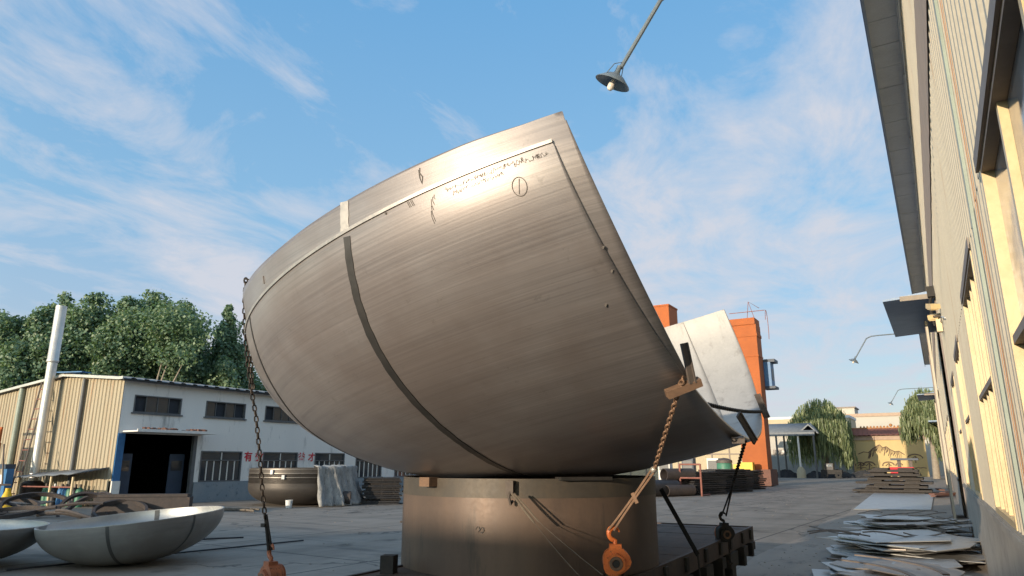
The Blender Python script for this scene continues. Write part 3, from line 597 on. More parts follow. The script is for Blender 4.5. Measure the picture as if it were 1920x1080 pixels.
# ------------------------------------------------------------------ left workshop
WX = -30.3
ws = thing('workshop', 'pale workshop with rust streaked gable and red characters on its long wall', 'building', (WX,17.4,0))
def corrugated(b, o, a, up, ln, h, pitch=.2, dep=.03, nrm=(0,-1,0)):
    """trapezoid ribs running up; o origin, a unit along; h is number or function(s)->height"""
    o, a, up, nrm = Vector(o), Vector(a), Vector(up), Vector(nrm); s_ = []; t = 0
    while t < ln:
        for q, d_ in ((0,0),(.55,0),(.65,1),(.9,1)):
            if t+q*pitch <= ln: s_.append((t+q*pitch, d_*dep))
        t += pitch
    s_.append((ln,0)); hf = h if callable(h) else (lambda x: h)
    b.grid([[o+a*x+nrm*d_ for x, d_ in s_], [o+a*x+nrm*d_+up*hf(x) for x, d_ in s_]]); return b
def gh(x):     # roof height over distance from the corner
    return np.interp(x, [0,4.6,11.2], [5.42,5.83,5.28])
b = MB(); corrugated(b, (WX,17.4,0), (-1,0,0), (0,0,1), 11.2, gh, .28, .045, (0,-1,0)); b.build('gable_wall', M['gable'], ws, 25)
# long wall with openings
YE = 58.
opens = [(17.75,21.2,0,3.05)]+[(y, y+2.35, .92, 2.36) for y in (21.55,25.2,28.8,32.1,35.7,39.3,42.9,46.5)]+[(y, y+2.3, 3.97, 4.74) for y in (17.95,21.55,25.1,28.7,32.3,35.9,39.5)]
def wall_with_openings(b, X, y0, y1, z0, z1, ops, flip=False):
    ycut = sorted({y0, y1, *[o[0] for o in ops], *[o[1] for o in ops]}); ycut = [y for y in ycut if y0 <= y <= y1]; zcut = sorted(z for z in {z0, z1, *[o[2] for o in ops], *[o[3] for o in ops]} if z0 <= z <= z1)
    for i in range(len(ycut)-1):
        for j in range(len(zcut)-1):
            ym, zm = (ycut[i]+ycut[i+1])/2, (zcut[j]+zcut[j+1])/2
            if any(o[0] < ym < o[1] and o[2] < zm < o[3] for o in ops): continue
            q = [(X,ycut[i],zcut[j]),(X,ycut[i+1],zcut[j]),(X,ycut[i+1],zcut[j+1]),(X,ycut[i],zcut[j+1])]
            b.add(q, [(3,2,1,0)] if flip else [(0,1,2,3)])
    return b
b = MB(); wall_with_openings(b, WX, 17.42, YE, .92, 5.42, opens); wall_with_openings(b, WX, 17.42, 21.2, 0, .92, opens); b.build('long_wall', M['white_wall'], ws, 0)
b = MB(); b.box(WX-.2, WX+.06, 21.3, YE, 0, .915); b.build('plinth', M['blueplinth'], ws, 20)
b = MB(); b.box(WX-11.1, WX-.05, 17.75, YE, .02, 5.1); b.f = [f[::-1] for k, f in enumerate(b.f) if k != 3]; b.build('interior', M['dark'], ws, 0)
# roof sheets
def roof_pt(x, y, dz=0): return (WX-x, y, gh(x)+dz)
b = MB(); prof = []
for y0 in np.arange(17.15, YE, .6):
    for q, d_ in ((0,.0),(.3,.0),(.36,.05),(.54,.05)): prof.append((y0+q, d_))
b.grid([[roof_pt(x, y, .03+d_) if x >= 0 else (WX-x, y, 5.42-.05+d_) for y, d_ in prof] for x in (-.35,0,4.6,11.2,11.5)])
b.grid([[roof_pt(max(x,0), y, -.03) if x >= 0 else (WX-x, y, 5.42-.11) for y in (17.15, YE)] for x in (-.35,0,4.6,11.2)]); ro = b.build('roof', M['roofblue'], ws, 20)
b = MB()
for x0, x1 in ((-.35,0),(0,4.6),(4.6,11.5)):
    p0 = (WX-x0, 17.12, (5.42 if x0 <= 0 else gh(x0))-.02); p1 = (WX-x1, 17.12, gh(x1)-.02); b.bar(p0, p1, .05, .12)
b.build('barge_board', M['silver'], ro, 20)
b = MB(); b.box(WX+.30, WX+.38, 17.15, YE, 5.28, 5.37); b.build('gutter', M['black'], ws, 20)
b = MB(); b.bar((WX-4.6,17.0,5.9),(WX-3.0,17.3,5.86),.5,.05); b.build('ridge_cap', M['bluepaint'], ro, 20)
# upper windows: frame + sashes
for k, (y0, y1, z0, z1) in enumerate([o for o in opens if o[2] > 3]):
    b = MB()
    for a in ((y0,y1,z0,z0+.05),(y0,y1,z1-.05,z1),(y0,y0+.05,z0+.05,z1-.05),(y1-.05,y1,z0+.05,z1-.05)): b.box(WX-.12, WX+.025, *a)
    b.box(WX-.02, WX+.08, y0-.08, y1+.08, z0-.06, z0); wn = b.build('window', M['greyframe'], ws, 20)
    n = 4; d_ = (y1-y0-.1)/n; openp = {0:(0,3),1:(1,3),2:(0,)}.get(k, (2,))
    for q in range(n):
        if q in openp: continue
        b = MB(); b.box(WX-.08, WX-.06, y0+.05+q*d_, y0+.05+(q+1)*d_-.03, z0+.05, z1-.05); b.build('pane', M['glassmid'], wn, 0)
    b = MB()
    for q in range(1, n): b.box(WX-.07, WX-.02, y0+.05+q*d_-.03, y0+.05+q*d_, z0+.05, z1-.05)
    b.build('mullion', M['greyframe'], wn, 0)
    b = MB(); b.box(WX-.16, WX-.14, y0, y1, z0, z1); b.build('backing', M['dark'], wn, 0)
for y0, y1, z0, z1 in [o for o in opens if .9 < o[2] < 3]:
    b = MB(); fr = .06
    for a in ((y0,y1,z0,z0+fr),(y0,y1,z1-fr,z1),(y0,y0+fr,z0+fr,z1-fr),(y1-fr,y1,z0+fr,z1-fr),(y0+fr,y1-fr,z0+.98,z0+1.03)): b.box(WX-.10, WX+.02, *a)
    wn = b.build('window', M['greyframe'], ws, 20)
    b = MB(); b.box(WX-.07, WX-.05, y0+fr, y1-fr, z0+fr, z1-fr); b.build('pane', M['glass'], wn, 0)
    b = MB(); n = 6
    for q in range(1, n): b.box(WX-.05, WX-.005, y0+q*(y1-y0)/n-.018, y0+q*(y1-y0)/n+.018, z0+fr, (z1-fr) if q == 3 else z0+.98)
    b.build('bars', M['white_wall'], wn, 0)
# door
b = MB(); b.box(WX-.25, WX+.05, 17.42, 17.74, 0, 3.05); b.build('door_pillar', M['bluepaint'], ws, 20)
b = MB(); b.box(WX-.3, WX+.09, 17.40, 17.76, 0, 1.05); b.build('door_pillar_base', M['white_wall'], ws, 20)
b = MB(); b.box(WX-.16, WX+.02, 21.1, 21.28, .0, 3.05); b.build('door_jamb', M['greyframe'], ws, 20)
for y0, y1 in ((17.8,18.5),(20.3,21.05)):
    b = MB(); b.box(WX-.55, WX-.5, y0, y1, .05, 2.2); d_ = b.build('door_leaf', M['bluedark'], ws, 20)
    b = MB(); b.box(WX-.495, WX-.49, y0+.1, y1-.1, 1.45, 1.9); b.build('pane', M['glassmid'], d_, 0)
b = MB(); b.box(WX-.02, WX+1.15, 17.6, 21.5, 3.10, 3.16); b.box(WX+1.1, WX+1.15, 17.6, 21.5, 3.16, 3.22); ca = b.build('canopy', M['white_wall'], ws, 20)
b = MB(); random.seed(4)
for i in range(40): y = 18.2+3*random.random(); b.obox((WX+random.uniform(.3,1.0), y, 3.16+.07), (.12,.14,random.uniform(.08,.2)), random.random())
b.build('rusty_fragments', M['brown'], ca, 0)
# red characters
def glyph(ch, y, z, size):
    cu = bpy.data.curves.new('glyph', 'FONT'); cu.body = ch; cu.size = size; cu.align_x = 'CENTER'; cu.extrude = .006; cu.offset = .012
    ob = bpy.data.objects.new('glyph', cu); COL.objects.link(ob); bpy.context.view_layer.update()
    me = bpy.data.meshes.new_from_object(ob.evaluated_get(bpy.context.evaluated_depsgraph_get())); bpy.data.objects.remove(ob)
    me.materials.clear(); me.materials.append(M['red'])
    o = bpy.data.objects.new('wall_character', me); COL.objects.link(o); o.parent = ws; o.location = Vector((WX+.012,y,z))-WL[ws]; o.rotation_euler = (PI/2,0,PI/2)
    for p_ in me.polygons: p_.use_smooth = False
for ch, y in (('有',24.28),('效',25.0-.05),('益',27.82),('才',28.55)): glyph(ch, y, 1.93, .5)
# flat drain stripe on the gable
b = MB(); b.tube([(WX-3.0,17.28,.1),(WX-3.0,17.28,5.55)], .09, 10); b.build('downpipe', M['greyframe'], ws)
b = MB(); b.tube([(WX-8.6,17.26,.1),(WX-8.6,17.26,5.4)], .13, 10); b.build('downpipe', M['greenpipe'], ws)

# flue
t = thing('flue_pipe', 'tall galvanised flue standing before the rust streaked gable', 'flue', (-35.4,16.85,0))
MB().lathe([(.20,1.0),(.21,6.45),(.20,6.45)], (-35.55,16.85,0), 24).build('lower_pipe', M['silver'], t); MB().lathe([(.22,6.4),(.26,6.45),(.26,6.52),(.24,6.55),(.24,9.15),(.22,9.15)], (-35.55,16.85,0), 24).build('upper_pipe', M['silver'], t)
MB().lathe([(.3,.0),(.45,.0),(.45,.9),(.3,1.02)], (-35.55,16.85,0), 20).build('base', M['ruststeel'], t)
# ladder
t = thing('roof_ladder', 'thin rusty ladder leaning on the left of the gable', 'ladder', (-36.2,16.2,0))
for dx in (-.28,.28): MB().tube([(-35.45+dx,16.0,.0),(-36.55+dx,17.15,5.7)], .04, 6).build('stile', M['angle'], t)
for k in range(1, 12):
    f = k/12; MB().tube([(-35.45-1.1*f-.28,16+1.15*f,5.7*f),(-35.45-1.1*f+.28,16+1.15*f,5.7*f)], .024, 6).build('rung', M['redframe'], t)
# blue cabinet frame and orange bin at the left edge
t = thing('blue_frame', 'blue steel frame standing at the foot of the ladder', 'frame', (-35.9,15.6,0))
for x in (-36.4,-35.0): MB().box(x-.14, x+.14, 15.4, 15.7, 0, 1.55).build('post', M['bluepaint'], t, 20)
MB().box(-36.5,-34.9,15.35,15.75,1.55,1.75).build('beam', M['bluedark'], t, 20); MB().box(-36.1,-35.3,15.45,15.6,.05,1.3).build('panel', M['white_wall'], t, 20)
t = thing('orange_guard', 'orange guard cage high at the left picture edge', 'guard', (-37.6,16,2))
b = MB()
for x in (-38.5,-37.9,-37.3): b.box(x-.05,x+.05,15.9,16,1.6,3.35)
b.box(-38.6,-37.2,15.92,15.98,3.3,3.42); b.box(-38.6,-37.2,15.92,15.98,1.9,2.0); b.build('cage_bars', M['orangecrane'], t, 20); MB().box(-38.55,-37.4,16.02,16.1,1.6,2.7).build('cage_panel', M['rustline'], t, 20); MB().box(-38.4,-37.4,15.9,16.1,0,1.6).build('stand', M['white_wall'], t, 20)
# lean-to with rail and bottles
t = thing('lean_to', 'low lean-to with a sagging grey sheet roof along the gable', 'shelter', (-31.5,16,0))
rows = [[(-35.3+i*.24, 15.95+j*.46, 1.20+.010*i+.07*j+.025*math.sin(i*1.3)) for i in range(21)] for j in range(4)]
o = MB().grid(rows).build('sheet_roof', M['roofblue'], t, 180); md = o.modifiers.new('t','SOLIDIFY'); md.thickness = .05
for x in (-35.1,-32.4,-30.7): MB().tube([(x,16.05,0),(x,16.05,1.24)], .05, 8).build('post', M['frame'], t)
MB().tube([(-35.0,16.1,.8),(-30.7,16.1,.83)], .03, 6).build('rail', M['redframe'], t)
MB().tube([(-35.3,15.3,2.6),(-34.6,15.2,.9)], .035, 6).build('brace', M['angle'], t)
mats = ['green','green','darksteel','bluepaint','bluepaint','green','darksteel','green']
lab = ['dull green gas bottle, leftmost under the lean-to','dull green gas bottle second from the left under the lean-to','dark grey gas bottle left of the lean-to post','bright blue gas bottle right of the lean-to post','second blue gas bottle behind the bright one','green gas bottle right of the blue pair','dark gas bottle beside the rusty rings','last green gas bottle near the workshop pillar']
for k, (m_, l_) in enumerate(zip(mats, lab)):
    x = -34.0+k*.36+(.2 if k > 2 else 0); t = thing('gas_bottle', l_, 'gas bottle', (x,16.7,0), 'gas bottles under the lean-to')
    MB().lathe([(.0,.0),(.155,.0),(.16,.05),(.16,.62),(.13,.72),(.06,.78),(.05,.80)], (x,16.7,0), 16).build('bottle_body', M[m_], t)
    MB().lathe([(.055,.80),(.055,.92),(.0,.93)], (x,16.7,0), 10).build('valve_cap', M['whiteplastic'] if k in (1,2) else M['angle'], t)
t = thing('yellow_hopper', 'yellow cone shaped hopper among the scrap left of the lean-to', 'hopper', (-32.9,14.7,0)); MB().lathe([(.36,.02),(.10,.68),(.08,.68),(.33,.02)], (-32.9,14.7,0), 20).build('cone', M['yellow'], t); MB().lathe([(.10,.68),(.10,.8),(.08,.8)], (-32.9,14.7,0), 16).build('neck', M['yellow'], t)
t = thing('work_bench', 'small grey bench on pipe legs beside the ladder', 'bench', (-33.6,14.6,0)); MB().obox((-33.9,14.6,.92),(1.3,.5,.06),R(10)).build('bench_top', M['trim'], t, 20)
for dx in (-.5,.5): MB().tube([(-33.9+dx,14.6,0),(-33.9+dx,14.6,.9)], .04, 8).build('leg', M['silver'], t)
# rusty rings and curved bars heap
random.seed(12)
labs = ['large rusty ring propped upright on the scrap heap behind the tilted dish','rusty ring lying at the left of the scrap heap','rusty ring leaning behind the propped one','flat rusty ring at the near edge of the scrap heap','small rusty ring at the right of the scrap heap','low rusty ring in front of the blue bottles']
for k, (x, y, z, r_, rx, ry) in enumerate([(-26.0,14.1,.15,.80,48,20),(-28.6,12.6,.25,1.2,12,5),(-26.8,14.7,.2,.85,35,-10),(-27.2,12.2,.16,1.1,6,-3),(-24.6,14.6,.18,.85,20,8),(-28.2,13.6,.3,1.1,18,10)]):
    Mx = Matrix.Rotation(R(35),3,'Z') @ Matrix.Rotation(R(rx),3,'X') @ Matrix.Rotation(R(ry),3,'Y'); b = MB(); b.lathe([(r_-.09,-.07),(r_,-.07),(r_,.07),(r_-.09,.07),(r_-.09,-.07)], (x,y,z), 40, Mx); tag(b.build('steel_ring', M['ruststeel'], None, 30, (x,y,0)), labs[k], 'ring', 'rusty rings on the scrap heap')
for k in range(10):
    x, y = -30.5+k*.62+random.uniform(-.3,.3), 11.2+random.uniform(-.6,1.6)+k*.17; a = R(random.uniform(15,50)); l = random.uniform(1.2,2.2); z = .06+.09*(k % 4)
    b = MB(); b.tube([(x+math.cos(a)*l*f, y+math.sin(a)*l*f, z+.12*math.sin(f*3+k)) for f in np.linspace(-.5,.5,8)], .06, 6); tag(b.build('scrap_bar', random.choice([M['ruststeel'],M['darksteel'],M['angle']]), None, 40, (x,y,0)), 'bent rusty bar in the low scrap heap behind the dishes', 'bar', 'bent bars in the scrap heap')
b = MB(); b.obox((-24.9,15.6,.30),(3.2,.5,.6),R(42)); b.obox((-24.9,15.6,.66),(3.0,.4,.1),R(42)); tag(b.build('scrap_beam', M['ruststeel'], None, 20, (-24.9,15.6,0)), 'long rusty beam lying before the workshop door', 'beam')
b = MB(); b.obox((-30.6,13.2,.36),(4.2,.8,.03),R(32),R(5)); tag(b.build('scrap_sheet', M['greyframe'], None, 20, (-30.6,13.2,0)), 'grey flat strip lying on the scrap heap below the yellow hopper', 'sheet')

# ------------------------------------------------------------------ trees
def foliage(b, centres, per, crad, size, sq=1.0):
    n = len(centres)*per; C_ = np.repeat(np.array(centres), per, 0)
    d = rng.normal(size=(n,3)); d /= np.linalg.norm(d, axis=1)[:,None]; rad = np.repeat(np.array(crad), per)*rng.uniform(.2,1.,n)**.6*rng.choice([1,1,1,1.25],n)
    P = C_+d*rad[:,None]*np.array([1,1,sq]); nn = d*.8+rng.normal(size=(n,3))*.6+np.array([0,0,.3]); nn /= np.linalg.norm(nn, axis=1)[:,None]
    t = np.cross(nn, rng.normal(size=(n,3))); t /= np.linalg.norm(t, axis=1)[:,None]; u = np.cross(nn, t); s_ = size*rng.uniform(.6,1.25,n)[:,None]
    V = np.stack([P-t*s_*.5, P+u*s_*.38, P+t*s_*.5, P-u*s_*.38], 1).reshape(-1,3)
    b.v += V.tolist() if not b.v else V.tolist(); o = len(b.v)-len(V); b.f += [(o+4*i, o+4*i+1, o+4*i+2, o+4*i+3) for i in range(n)]
def poplar(label, x, y, h, wd, spire, lean=0, cone=0):
    t = thing('poplar_tree', label, 'tree', (x,y,0), 'tall trees behind the workshop')
    cs, cr = [], []
    nb = 15; tops = []; wd *= 1.22
    for k in range(nb):           # ascending plumes
        a = 2*PI*k/nb+rng.uniform(-.3,.3); rr = wd*rng.uniform(.25,.85); hh = h*rng.uniform(.82,.96)-(.11*h*(rr/wd)**2)-cone*h*(rr/wd); tops.append((a, rr, hh))
    tops.append((0, 0, h)); tops.append((1., wd*.15, h*.95))
    for a, rr, hh in tops:
        z = 3.0
        while z < hh:
            f = (z-3.)/(hh-3.); rw = rr*(.45+.55*min(1,f*2.2)); cs.append((x+rw*math.cos(a)+rng.normal()*.3+lean*f, y+rw*math.sin(a)+rng.normal()*.3, z+rng.normal()*.2))
            cr.append((1.35*(1-f*.5)+.15)*rng.uniform(.75,1.2)*(.75 if rr < .01 and f > .8 else 1)); z += rng.uniform(.55,1.0)
    if cone:
        for k in range(80):
            z = rng.uniform(3.5, h*.97); r_ = wd*.78*(1-z/h)**.75*math.sqrt(rng.uniform(.1,1)); a = rng.uniform(0,2*PI); cs.append((x+r_*math.cos(a), y+r_*math.sin(a), z)); cr.append(1.15*(1-z/h)+.5)
    for k in range(spire): cs.append((x+rng.normal()*.12+lean, y, h+.42*k)); cr.append(.55-.07*k)
    b = MB(); foliage(b, cs, 190, cr, .27); b.build('crown', M['poplar'], t, 0)
    b = MB(); b.tube([(x,y,0),(x+.1,y,h*.4),(x+lean*.5,y,h*.85)], [.32,.22,.06], 8)
    for a, rr, hh in tops[:-1]: b.tube([(x,y,h*.18),(x+rr*.6*math.cos(a),y+rr*.6*math.sin(a),h*.42),(x+rr*math.cos(a),y+rr*math.sin(a),hh*.9)], [.13,.09,.03], 6)
    b.build('trunk', M['bark'], t)
# direction a column in the picture, distance -> x, y
def at(px, dist):
    F, Pp, Yw = 1300., math.atan(328/1300), R(31); dx = px-960; fwd = F*math.cos(Pp)+ (868-540)*math.sin(Pp); ang = math.atan2(dx, fwd)-Yw
    return math.sin(ang)*dist, math.cos(ang)*dist
for (px, d_, h, wd, sp_, lab) in [(-40,66,13.5,3.2,0,'broad leafy tree cut by the left picture edge'),(22,63,12.2,2.6,2,'lower tree with a small tip at the far left of the row'),(72,64,14.4,2.1,1,'narrow tree with a twin tip left of the flue'),(128,63,14.4,2.3,1,'pointed tree just behind the flue top'),(198,62,14.6,3.0,0,'broad round topped tree right of the flue'),(250,64,15.9,2.5,0,'tallest dense tree in the middle of the row'),(292,62,15.0,2.4,0,'dense tree with pale stems showing over the workshop roof'),(346,66,11.4,1.3,1,'lower dark tree in the dip left of the last spire'),(400,63,13.4,4.0,4,'separate dark tree with a thin leaning spire beside the dish'),(448,72,11.,2.2,0,'low dark tree half hidden by the left rim of the dish')]:
    x, y = at(px, d_); poplar(lab, x, y, h, wd, sp_, 0, (.24) if px == 400 else 0)
x, y = at(268, 59); t = thing('bare_stems', 'cluster of pale bare stems rising behind the workshop roof', 'tree', (x,y,0), 'tall trees behind the workshop'); b = MB()
for dx, tx, h in ((-1.3,-1.6,8.2),(-1.0,-1.1,8.0),(0,.5,9.6),(.2,.9,9.4),(.8,1.9,9.0)): b.tube([(x+dx,y+dx*.5,0),(x+dx,y+dx*.5,6),(x+tx,y+tx*.5,h)], [.16,.13,.04], 6)
b.build('trunk', M['bark'], t)
cs = [(x+.4+rng.normal()*1.5, y+.3+rng.normal()*.8, rng.uniform(9.2,13)) for _ in range(60)]; b = MB(); foliage(b, cs, 120, [.95]*60, .27); b.build('crown', M['poplar'], t, 0)

def willow(label, x, y, h, wd, seed):
    r_ = np.random.default_rng(seed); t = thing('willow_tree', label, 'tree', (x,y,0), 'weeping willows at the end of the yard')
    V, Fc = [], []
    for k in range(900):
        a = r_.uniform(0,2*PI); rr = wd*math.sqrt(r_.uniform(.02,1)); lob = 1+.18*math.sin(a*3+seed)+.1*math.sin(a*7)
        zt = h*(1-.30*(rr/wd)**2.2)*r_.uniform(.90,1.02); ln = (zt-.9)*r_.uniform(.45,.98)*(.55+.45*rr/wd)*(.55 if seed == 9 and math.cos(a) < .2 else 1); px_, py_ = x+rr*lob*math.cos(a), y+rr*lob*math.sin(a); sw = r_.normal(size=2)*.18
        n = int(ln/.24)+2
        for i in range(n):
            f = i/n; z = zt-ln*f; ox, oy = px_+sw[0]*f+.5*math.cos(a)*math.sqrt(f)*.6+r_.normal()*.09, py_+sw[1]*f+.5*math.sin(a)*math.sqrt(f)*.6+r_.normal()*.09
            b1 = r_.uniform(0,PI); w_ = r_.uniform(.035,.085); c_, s_ = math.cos(b1)*w_, math.sin(b1)*w_; o = len(V); l2 = r_.uniform(.35,.7)
            V += [(ox-c_,oy-s_,z),(ox+c_,oy+s_,z+.05),(ox+c_*.5,oy+s_*.5,z-l2),(ox-c_*.6,oy-s_*.6,z-l2*.9)]; Fc.append((o,o+1,o+2,o+3))
    b = MB(); b.v = V; b.f = Fc; b.build('crown', M['willow'], t, 0)
    b = MB(); b.tube([(x,y,0),(x+.1,y,h*.35),(x,y,h*.6)], [.42,.34,.2], 10)
    for k in range(7): a = k*.9; b.tube([(x,y,h*.4),(x+wd*.35*math.cos(a),y+wd*.35*math.sin(a),h*.72),(x+wd*.6*math.cos(a),y+wd*.6*math.sin(a),h*.85)], [.16,.1,.04], 6)
    b.build('trunk', M['bark'], t)
willow('round weeping willow standing beside the blue roofed canopy', -13.1,102,10.2,3.5,5)
willow('weeping willow partly hidden by the cream hall at the end of the yard', -.7,98,10.7,2.7,9)

# ------------------------------------------------------------------ right hall
HX = .47
hall = thing('factory_hall', 'long cream corrugated factory hall filling the right side', 'building', (HX,20,0))
wins = [(1.9,5.05),(7.0,9.5),(12.5,14.95),(17.5,19.9),(33.5,36),(39,41.5),(44.5,47),(50,52.5),(65,67.5),(70.5,73)]
doors = [(23.1,29.4),(57,62)]
ZS, ZB, ZE, YH = 3.65, 1.28, 11.3, 76.
def seg_list(y0, y1, cuts):
    out, y = [], y0
    for a, b_ in sorted(cuts):
        out.append((y, a)); y = b_
    out.append((y, y1)); return out
b = MB()
for y0, y1 in seg_list(-4, YH, [(c[0],c[1]) for c in wins+doors]): corrugated(b, (HX,y0,ZB), (0,1,0), (0,0,1), y1-y0, ZS-ZB, .24, .022, (-1,0,0))
for y0, y1 in seg_list(-4, YH, doors): corrugated(b, (HX,y0,ZS), (0,1,0), (0,0,1), y1-y0, 6.4-ZS, .24, .022, (-1,0,0))
corrugated(b, (HX,-4,6.4), (0,1,0), (0,0,1), YH+4, ZE-6.4, .24, .022, (-1,0,0)); b.build('wall_cladding', M['cream'], hall, 25)
b = MB()
for y0, y1 in seg_list(-4, YH, doors): b.box(HX-.035, HX+.2, y0, y1, 0, ZB); b.box(HX-.06, HX-.035, y0, y1, ZB-.10, ZB-.03)
b.build('plinth', M['plinth'], hall, 20)
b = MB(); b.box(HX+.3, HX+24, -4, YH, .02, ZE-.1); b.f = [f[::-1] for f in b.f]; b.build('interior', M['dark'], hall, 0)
b = MB(); b.grid([[(-.20,y,ZE-.35) for y in (-6,YH+.6)], [(12,y,ZE+2.6) for y in (-6,YH+.6)], [(25,y,ZE-.35) for y in (-6,YH+.6)]]); b.build('roof', M['roofblue'], hall, 0)
b = MB(); ys_ = np.arange(-6, YH, 1.05)
for k, y in enumerate(ys_): b.box(-.17, HX-.03, y, y+1.03, ZE-.42-.004*(k % 2), ZE-.39)
b.build('soffit', M['soffit'], hall, 20)
b = MB(); b.box(-.21, -.17, -6, YH+.6, ZE-.62, ZE-.36); b.box(-.24,-.21,-6,YH+.6,ZE-.40,ZE-.36); b.build('fascia', M['fascia'], hall, 20)
b = MB()
for k in range(20):
    y = -2+k*3.9; b.tube([(HX-.06,y,ZE-.50),(HX-.06,y+2.9,ZE-.50)], .035, 8)
b.tube([(HX-.045,-4,ZE-.7),(HX-.045,YH,ZE-.7)], .02, 6); b.build('conduit', M['whiteplastic'], hall)
b = MB(); pt, pb = [], []; n = 240
for i in range(n+1):
    y = -4+i*(YH+4)/n; pt.append((HX-.036,y,np.interp(y,[7,25,76],[7.35,8.3,9.4])+.02*math.sin(i*2.1)+.015*math.sin(i*5.3))); pb.append((HX-.036,y,np.interp(y,[7,25,76],[6.12,7.1,8.0])+.02*math.sin(i*1.7)+.015*math.sin(i*4.4)))
b.grid([pb, pt, [(HX-.02,p_[1],p_[2]) for p_ in pt]]); b.build('sealed_band', M['trim'], hall, 0)
MB().box(HX-.045,HX-.0222,6.04,6.13,ZB,ZE-.5).build('downpipe', M['greenpipe'], hall, 20)
for y in (5.80,5.66): MB().box(HX-.0255,HX-.0221,y-.005,y+.005,ZB,ZE-.5).build('rust_streak_trim', M['rustline'], hall, 0)
def hall_window(y0, y1):
    b = MB(); d0, d1 = HX+.10, HX-.028
    for a in ((y0,y1,ZB,ZB+.06),(y0,y1,ZS-.06,ZS),(y0,y0+.06,ZB+.06,ZS-.06),(y1-.07,y1,ZB+.06,ZS-.06)): b.box(d1, d0, *a)
    wn = b.build('window', M['frame'], hall, 20)
    b = MB(); b.box(HX+.04, HX+.05, y0+.06, y1-.07, ZB+.06, ZS-.06); b.build('pane', M['glasspale'], wn, 0)
    n = 3 if y0 < 5 else 5
    for q in range(1, n):
        y = y0+q*(y1-y0)/n
        for za, zb in ((ZB+.06,2.47),(2.53,ZS-.06)): MB().box(HX-.004+.008*(q % 2), HX+.0395, y-.03, y+.03, za, zb).build('mullion', M['frame'], wn, 20)
    b = MB(); b.box(HX-.018, HX+.0392, y0+.062, y1-.072, 2.475, 2.525); b.build('transom', M['darkframe'], wn, 20)
    b = MB(); b.box(HX-(.05 if y0 < 5 else .04), HX-.0301, y0-.06, y1+.02, ZS-.05, ZS+.05); b.box(HX-.029,HX+.039,y0+.062,y1-.072,ZS-.085,ZS-.061); b.build('head_trim', M['darkframe'], wn, 20)
for y0, y1 in wins: hall_window(y0, y1)
for y0, y1 in doors:
    b = MB(); b.box(HX-.36, HX-.30, y0+2.3, y1+.9, .05, 6.2)
    dl = b.build('sliding_door', M['cream'], hall, 20)
    for ya, yb_ in ((y0+2.3,y0+2.36),(y1+.78,y1+.9)): MB().box(HX-.38, HX-.361, ya, yb_, .05, 6.2).build('door_edge', M['darkframe'], dl, 20)
    b = MB(); b.box(HX-.06, HX+.3, y0-.10, y0, 0, 6.4); b.build('door_jamb', M['darkframe'], hall, 20)
    b = MB(); b.add([(HX-.03,y0-.3,6.5),(-.9,y0-.3,6.42),(-.9,y1+.3,6.42),(HX-.03,y1+.3,6.5),(HX-.03,y0-.3,6.62),(-.9,y0-.3,6.48),(-.9,y1+.3,6.48),(HX-.03,y1+.3,6.62)], [(0,3,2,1),(4,5,6,7),(0,1,5,4),(1,2,6,5),(2,3,7,6),(3,0,4,7)])
    aw = b.build('awning', M['awning'], hall, 20); b = MB(); b.box(-.45, HX-.05, y0-.32, y0-.301, 6.38, 6.52); b.build('awning_edge', M['awnside'], aw, 0)
    b = MB(); b.box(HX-.22, HX-.03, y0-.5, y0-.35, 6.4, 6.7); b.tube([(HX-.1,y0-.42,6.5),(HX-.2,y0-.3,6.2),(HX-.14,y0-.2,5.6)], .04, 6); b.build('awning_bracket', M['black'], aw, 20)
# lower end of the hall
b = MB(); b.box(HX, HX+20, YH+.05, 104, 0, 7.6); b.build('end_block', M['cream'], hall, 20)
b = MB(); b.box(-.7, HX-.01, 92, 96.5, 6.3, 6.42); b.build('awning', M['awning'], hall, 20)
# floodlight cluster
t = thing('floodlight_cluster', 'cream floodlights and junction box fixed on the hall beside the awning', 'floodlight', (HX,21.2,5.3))
for k, (y, z, a) in enumerate([(21.0,5.62,20),(21.5,5.45,-15)]):
    b = MB(); b.obox((HX-.17,y-1.6,z-.12),(.22,.30,.12),R(a),R(15)); b.obox((HX-.18,y-1.6,z-.195),(.17,.22,.03),R(a),R(15)); b.build('floodlight_head', M['frame'], t, 20)
MB().obox((HX-.10,19.5,5.02),(.12,.22,.30)).build('junction_box', M['frame'], t, 20); MB().tube([(HX-.2,19.7,5.3),(HX-.03,19.7,5.3)], .025, 6).build('bracket', M['angle'], t); MB().tube([(HX-.06,19.4,5.1),(HX-.05,18.4,5.05),(HX-.035,16.6,4.7)], .014, 6).build('cable', M['whiteplastic'], t)

